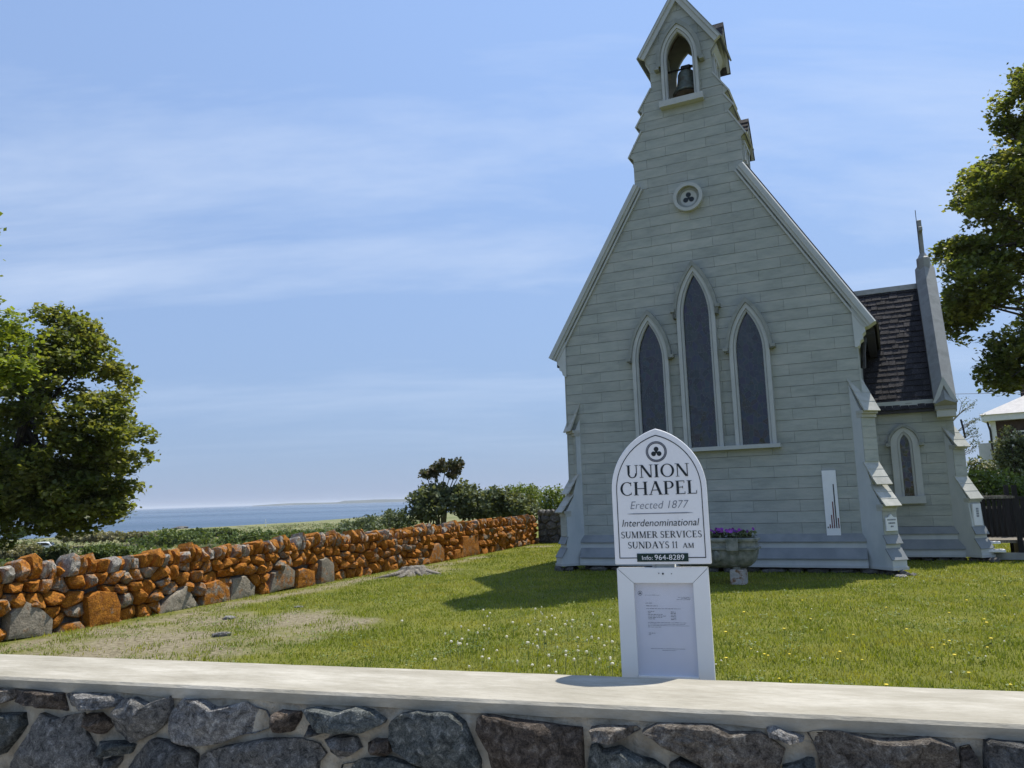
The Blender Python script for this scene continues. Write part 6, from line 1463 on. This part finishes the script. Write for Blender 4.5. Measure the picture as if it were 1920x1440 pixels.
for y in (0.2, 1.5):
    for k in range(34):
        x = 0.02 + k * 0.095
        MB().box(x, x + 0.045, y, y + 0.03, rz(x) + 0.10, rz(x) + 0.84).build('baluster', M['wood'], ramp)
    for x in (-0.08, 0.56, 1.7, 2.9): MB().box(x, x + 0.09, y - 0.03, y + 0.06, -0.1, rz(x) + (1.12 if x == 0.56 else 0.95)).build('post', M['wood'], ramp)
    for h_ in (0.10, 0.84):
        MB().hexa([(0.6, y - 0.02, rz(0.6) + h_), (3.3, y - 0.02, rz(3.3) + h_), (3.3, y + 0.05, rz(3.3) + h_), (0.6, y + 0.05, rz(0.6) + h_), (0.6, y - 0.02, rz(0.6) + h_ + 0.06), (3.3, y - 0.02, rz(3.3) + h_ + 0.06), (3.3, y + 0.05, rz(3.3) + h_ + 0.06), (0.6, y + 0.05, rz(0.6) + h_ + 0.06)]).build('rail', M['wood'], ramp)
    MB().box(-0.1, 0.6, y - 0.03, y + 0.06, rz(0) + 0.85, rz(0) + 0.90).build('hand_rail', M['greywood'], ramp)
MB().box(0.1, 3.6, 2.4, 2.45, 0.3, 1.0).build('side_boarding', M['wood'], ramp)
MB().box(0.1, 3.6, 2.36, 2.5, 1.001, 1.05).build('hand_rail', M['greywood'], ramp)

# ------------------------------------------------------------------ brown house far right
hp = at(1868, 930, 46); house = empty('brown_house', (hp.x, hp.y, 0), R_(-38)); tag(house, 'dark brown house with white cornice and pale hipped roof, far right', 'house')
zc = at(1868, 782, 46).z; zr_ = at(1920, 745, 46).z
MB().box(0.15, 9, 0, 8, -0.2, zc - 0.25).build('wall', M['brick'], house)
MB().box(-0.25, 9.4, -0.4, 8.4, zc - 0.25, zc + 0.12).build('cornice', M['white'], house)
for x in (0.12, 2.9): MB().box(x, x + 0.28, -0.06, -0.002, 0, zc - 0.26).build('corner_board', M['white'], house)
for x in (1.2, 3.8):
    wv = MB().box(x, x + 0.9, -0.05, -0.003, zc - 2.6, zc - 0.9).build('window', M['white'], house); MB().box(x + 0.08, x + 0.82, -0.06, -0.051, zc - 2.52, zc - 0.98).build('pane', M['glass'], wv)
MB().add([(-0.35, -0.5, zc + 0.121), (9.5, -0.5, zc + 0.121), (9.5, 8.5, zc + 0.121), (-0.35, 8.5, zc + 0.121), (2.6, 3, zr_ + 0.6), (7, 3, zr_ + 0.6), (7, 5, zr_ + 0.6), (2.6, 5, zr_ + 0.6)], [(0, 1, 5, 4), (1, 2, 6, 5), (2, 3, 7, 6), (3, 0, 4, 7), (4, 5, 6, 7)]).build('roof', M['paleroof'], house)
MB().box(1.6, 2.7, 2.5, 3.4, zr_ - 0.4, zr_ + 0.9).build('chimney', M['brick'], house)
MB().tube([(0.0, -0.1, zc - 0.3), (0.1, -0.1, zc - 0.8), (0.12, -0.1, 0.2)], 0.06, 8).build('downpipe', M['castiron'], house)
MB().box(-0.8, 0.1, 1.5, 3.5, 0, at(1868, 828, 46).z).build('porch', M['white'], house)
# utility wire
a = at(1780, 739, 40); b = at(2050, 726, 36)
wire = MB().tube([(0, 0, 0), tuple((b - a) * 0.5 - Vector((0, 0, 0.1))), tuple(b - a)], 0.012, 6).build('utility_wire', M['castiron']); wire.location = a; tag(wire, 'thin black utility wire between transept and tall maple', 'wire')

# ------------------------------------------------------------------ lawn grass and dandelions
def chapel_local(x, y):
    v = Vector((x, y, 0)) - CH_O; return v.dot(RX), -v.dot(NF)
def free(x, y):
    lx, ly = chapel_local(x, y)
    if -3.0 < lx < 3.05 and ly > 0.0 or (3.0 <= lx < 4.75 and ly > TY + 0.05): return False
    if abs((x - A_.x) * SWD.y - (y - A_.y) * SWD.x) < 0.0: return False
    return True
def grass():
    N = 430000
    y = 3.3 + 24 * NPR.random(N) ** 1.35; x = NPR.uniform(-1, 1, N) * (0.75 * y + 1.2)
    lx = (x - CH_O.x) * RX.x + (y - CH_O.y) * RX.y; ly = -((x - CH_O.x) * NF.x + (y - CH_O.y) * NF.y)
    dw = (x - A_.x) * -SWN.x + (y - A_.y) * -SWN.y           # distance behind the street wall face
    bey = -((x - WA.x) * WN.x + (y - WA.y) * WN.y)
    ok = (dw > 0.52) & (bey < -0.12) & ~((np.abs(lx) < 2.95) & (ly > 0.0)) & ~((lx >= 2.9) & (lx < 4.65) & (ly > TY)) & ~((lx > 4.9) & (lx < 8.5) & (ly > 2.9) & (ly < 4.2))
    x, y = x[ok], y[ok]
    bare = np.array([bare_at(a, b) for a, b in zip(x, y)])
    jitter = np.array([mnoise.noise(Vector((a * 2.2, b * 2.2, 1))) for a, b in zip(x, y)])
    ok = NPR.random(len(x)) > np.clip((bare + jitter * 0.7 - 0.16) * 1.5, 0, 0.95)
    x, y = x[ok], y[ok]; n = len(x)
    tall = np.array([mnoise.noise(Vector((a * 0.7, b * 0.7, 4))) for a, b in zip(x, y)])
    fine = np.array([mnoise.noise(Vector((a * 3.1, b * 3.1, 8))) for a, b in zip(x, y)])
    h = NPR.uniform(0.02, 0.046, n) * (1 + 0.45 * tall + 0.5 * np.clip(fine, -0.6, 1)) * (1 + (NPR.random(n) < 0.02) * 0.9)
    wdt = NPR.uniform(0.003, 0.006, n) * (0.75 + y / 14)
    a = NPR.uniform(0, 2 * math.pi, n); ln = NPR.uniform(0.1, 0.9, n) * h; la = NPR.uniform(0, 2 * math.pi, n)
    z = np.array([gz(p, q_) for p, q_ in zip(x, y)])
    V = np.empty((n, 3, 3))
    V[:, 0] = np.stack([x - np.cos(a) * wdt, y - np.sin(a) * wdt, z - 0.005], 1); V[:, 1] = np.stack([x + np.cos(a) * wdt, y + np.sin(a) * wdt, z - 0.005], 1)
    V[:, 2] = np.stack([x + np.cos(la) * ln, y + np.sin(la) * ln, z + h], 1)
    o = soup('lawn_grass', V.reshape(-1, 3), np.arange(n * 3).reshape(-1, 3), M['grass']); tag(o, 'short sunlit grass of the chapel lawn', 'grass', kind='stuff')
grass()
def weeds():
    P = []
    g = np.random.default_rng(5)
    for _ in range(900):
        y = 4 + 14 * g.random() ** 1.2; x = g.uniform(-1, 1) * (0.7 * y + 1); lx, ly = chapel_local(x, y)
        if not free(x, y) or ly > -0.25 and abs(lx) < 3.6 or beyond(x, y) > -0.3 or (x - A_.x) * -SWN.x + (y - A_.y) * -SWN.y < 0.6: continue
        r = g.uniform(0.03, 0.16); k = int(10 + r * 160)
        P.append(np.array((x, y, 0.03)) + g.normal(size=(k, 3)) * np.array((r, r, 0.008)))
    o = leaves('lawn_weeds', np.concatenate(P), 0.022, M['hedge'], None, up=1.6); tag(o, 'broad-leaved weeds and clover among the lawn grass', 'weeds', kind='stuff')
weeds()
# dandelion clocks
hd = bmesh.new(); bmesh.ops.create_icosphere(hd, subdivisions=2, radius=0.0145)
hv = [tuple(v.co * (1 + 0.12 * math.sin(i * 7.3))) for i, v in enumerate(hd.verts)]; hf = [tuple(v.index for v in f.verts) for f in hd.faces]; hd.free()
DQ = random.Random(77)
def dandelion_proto(kind):
    e = empty('dandelion_clock' if kind == 'clock' else 'dandelion_flower')
    h = 0.17 if kind == 'clock' else 0.07
    MB().tube([(0, 0, -0.01), (0.006, 0.003, h * 0.5), (0.0, 0, h)], [0.0028, 0.0022, 0.002], 5).build('stem', M['stem'], e)
    if kind == 'clock': MB().add([(x, y, z + h + 0.012) for x, y, z in hv], hf).build('seed_head', M['puff'], e)
    else: MB().lathe([(0.004, h - 0.004), (0.012, h + 0.002), (0.018, h + 0.010), (0.012, h + 0.014), (0.002, h + 0.013)], (0, 0, 0), 12).build('flower_head', M['yellow'], e)
    return e
def copy_tree(o):
    c = o.copy(); COL.objects.link(c)
    for ch in o.children:
        d = ch.copy(); COL.objects.link(d); d.parent = c
    return c
pts = [(975, 1142), (1020, 1143), (1035, 1150), (1002, 1155), (1022, 1158), (1042, 1155), (1053, 1150), (905, 1145), (920, 1148), (1010, 1185), (1019, 1188), (1033, 1180), (1040, 1187), (1025, 1192), (1013, 1190), (950, 1200), (868, 1198), (873, 1203), (905, 1226), (917, 1228), (1032, 1237), (1036, 1241), (1028, 1243), (1045, 1220), (1080, 1215), (1083, 1218), (1098, 1230), (1110, 1205), (1120, 1200), (1127, 1240), (1143, 1230), (1148, 1243), (1140, 1238), (1110, 1262), (1047, 1258), (1000, 1243), (835, 1190), (845, 1208), (757, 1171), (1085, 1190), (1130, 1175), (1145, 1180), (1060, 1165), (1075, 1175), (1140, 1160), (990, 1172), (962, 1168), (1105, 1178), (1148, 1205), (1115, 1248)]
while len(pts) < 84:
    u = DQ.triangular(760, 1160, 1060); v = DQ.triangular(1136, 1262, 1160); pts.append((u, v))
pc_ = dandelion_proto('clock')
for i, (u, v) in enumerate(pts):
    p = gnd(u, v, 0.16); o = pc_ if i == 0 else copy_tree(pc_); s_ = DQ.uniform(0.5, 1.15)
    o.location = (p.x, p.y, 0.16 * (1 - s_) * 0.0); o.scale = (s_, s_, DQ.uniform(0.7, 1.15)); o.rotation_euler = (DQ.uniform(-.15, .15), DQ.uniform(-.15, .15), DQ.uniform(0, 6))
    tag(o, 'white dandelion seed head standing in the lawn left of the chapel sign', 'dandelion', 'dandelion clocks on the lawn')
py_ = dandelion_proto('flower'); i = 0
ypts = [(1440, 1228), (1570, 1233), (1482, 1274), (1662, 1286), (1770, 1207), (1780, 1202), (1748, 1213), (1408, 1214), (1433, 1226), (1600, 1190), (1850, 1170), (1700, 1180), (1395, 1150), (1520, 1160)]
while len(ypts) < 34: ypts.append((DQ.uniform(1345, 1915), DQ.uniform(1110, 1290)))
for u, v in ypts:
    p = gnd(u, v, 0.06); o = py_ if i == 0 else copy_tree(py_); s_ = DQ.uniform(0.6, 1.0); o.location = (p.x, p.y, 0); o.scale = (s_, s_, s_); i += 1
    tag(o, 'small yellow dandelion flower in the lawn right of the chapel sign', 'dandelion', 'yellow dandelions on the lawn')
# few clocks on the right too
for u, v in ((1516, 1232), (1340, 1243), (1350, 1236), (1418, 1220), (1520, 1140), (1845, 1228), (1780, 1258), (1880, 1200), (1900, 1150), (1640, 1160)):
    p = gnd(u, v, 0.08); o = copy_tree(pc_); o.location = (p.x, p.y, -0.02); o.scale = (0.6, 0.6, 0.5)
    tag(o, 'small pale dandelion seed head in the lawn right of the chapel sign', 'dandelion', 'short dandelion clocks right of the sign')

# ------------------------------------------------------------------ sea air
hzm = bpy.data.materials.new('sea_haze'); hzm.use_nodes = True; ht = hzm.node_tree; ht.nodes.remove(ht.nodes['Principled BSDF'])
pv = ht.nodes.new('ShaderNodeVolumePrincipled'); pv.inputs['Color'].default_value = (0.86, 0.92, 1.0, 1); pv.inputs['Density'].default_value = 0.00009
ht.links.new(pv.outputs[0], ht.nodes['Material Output'].inputs['Volume'])
hb = MB().box(-31000, 31000, -31000, 31000, -400, 40).build('haze', hzm); tag(hb, 'thin pale sea haze that fades the far coast', 'haze', kind='stuff')
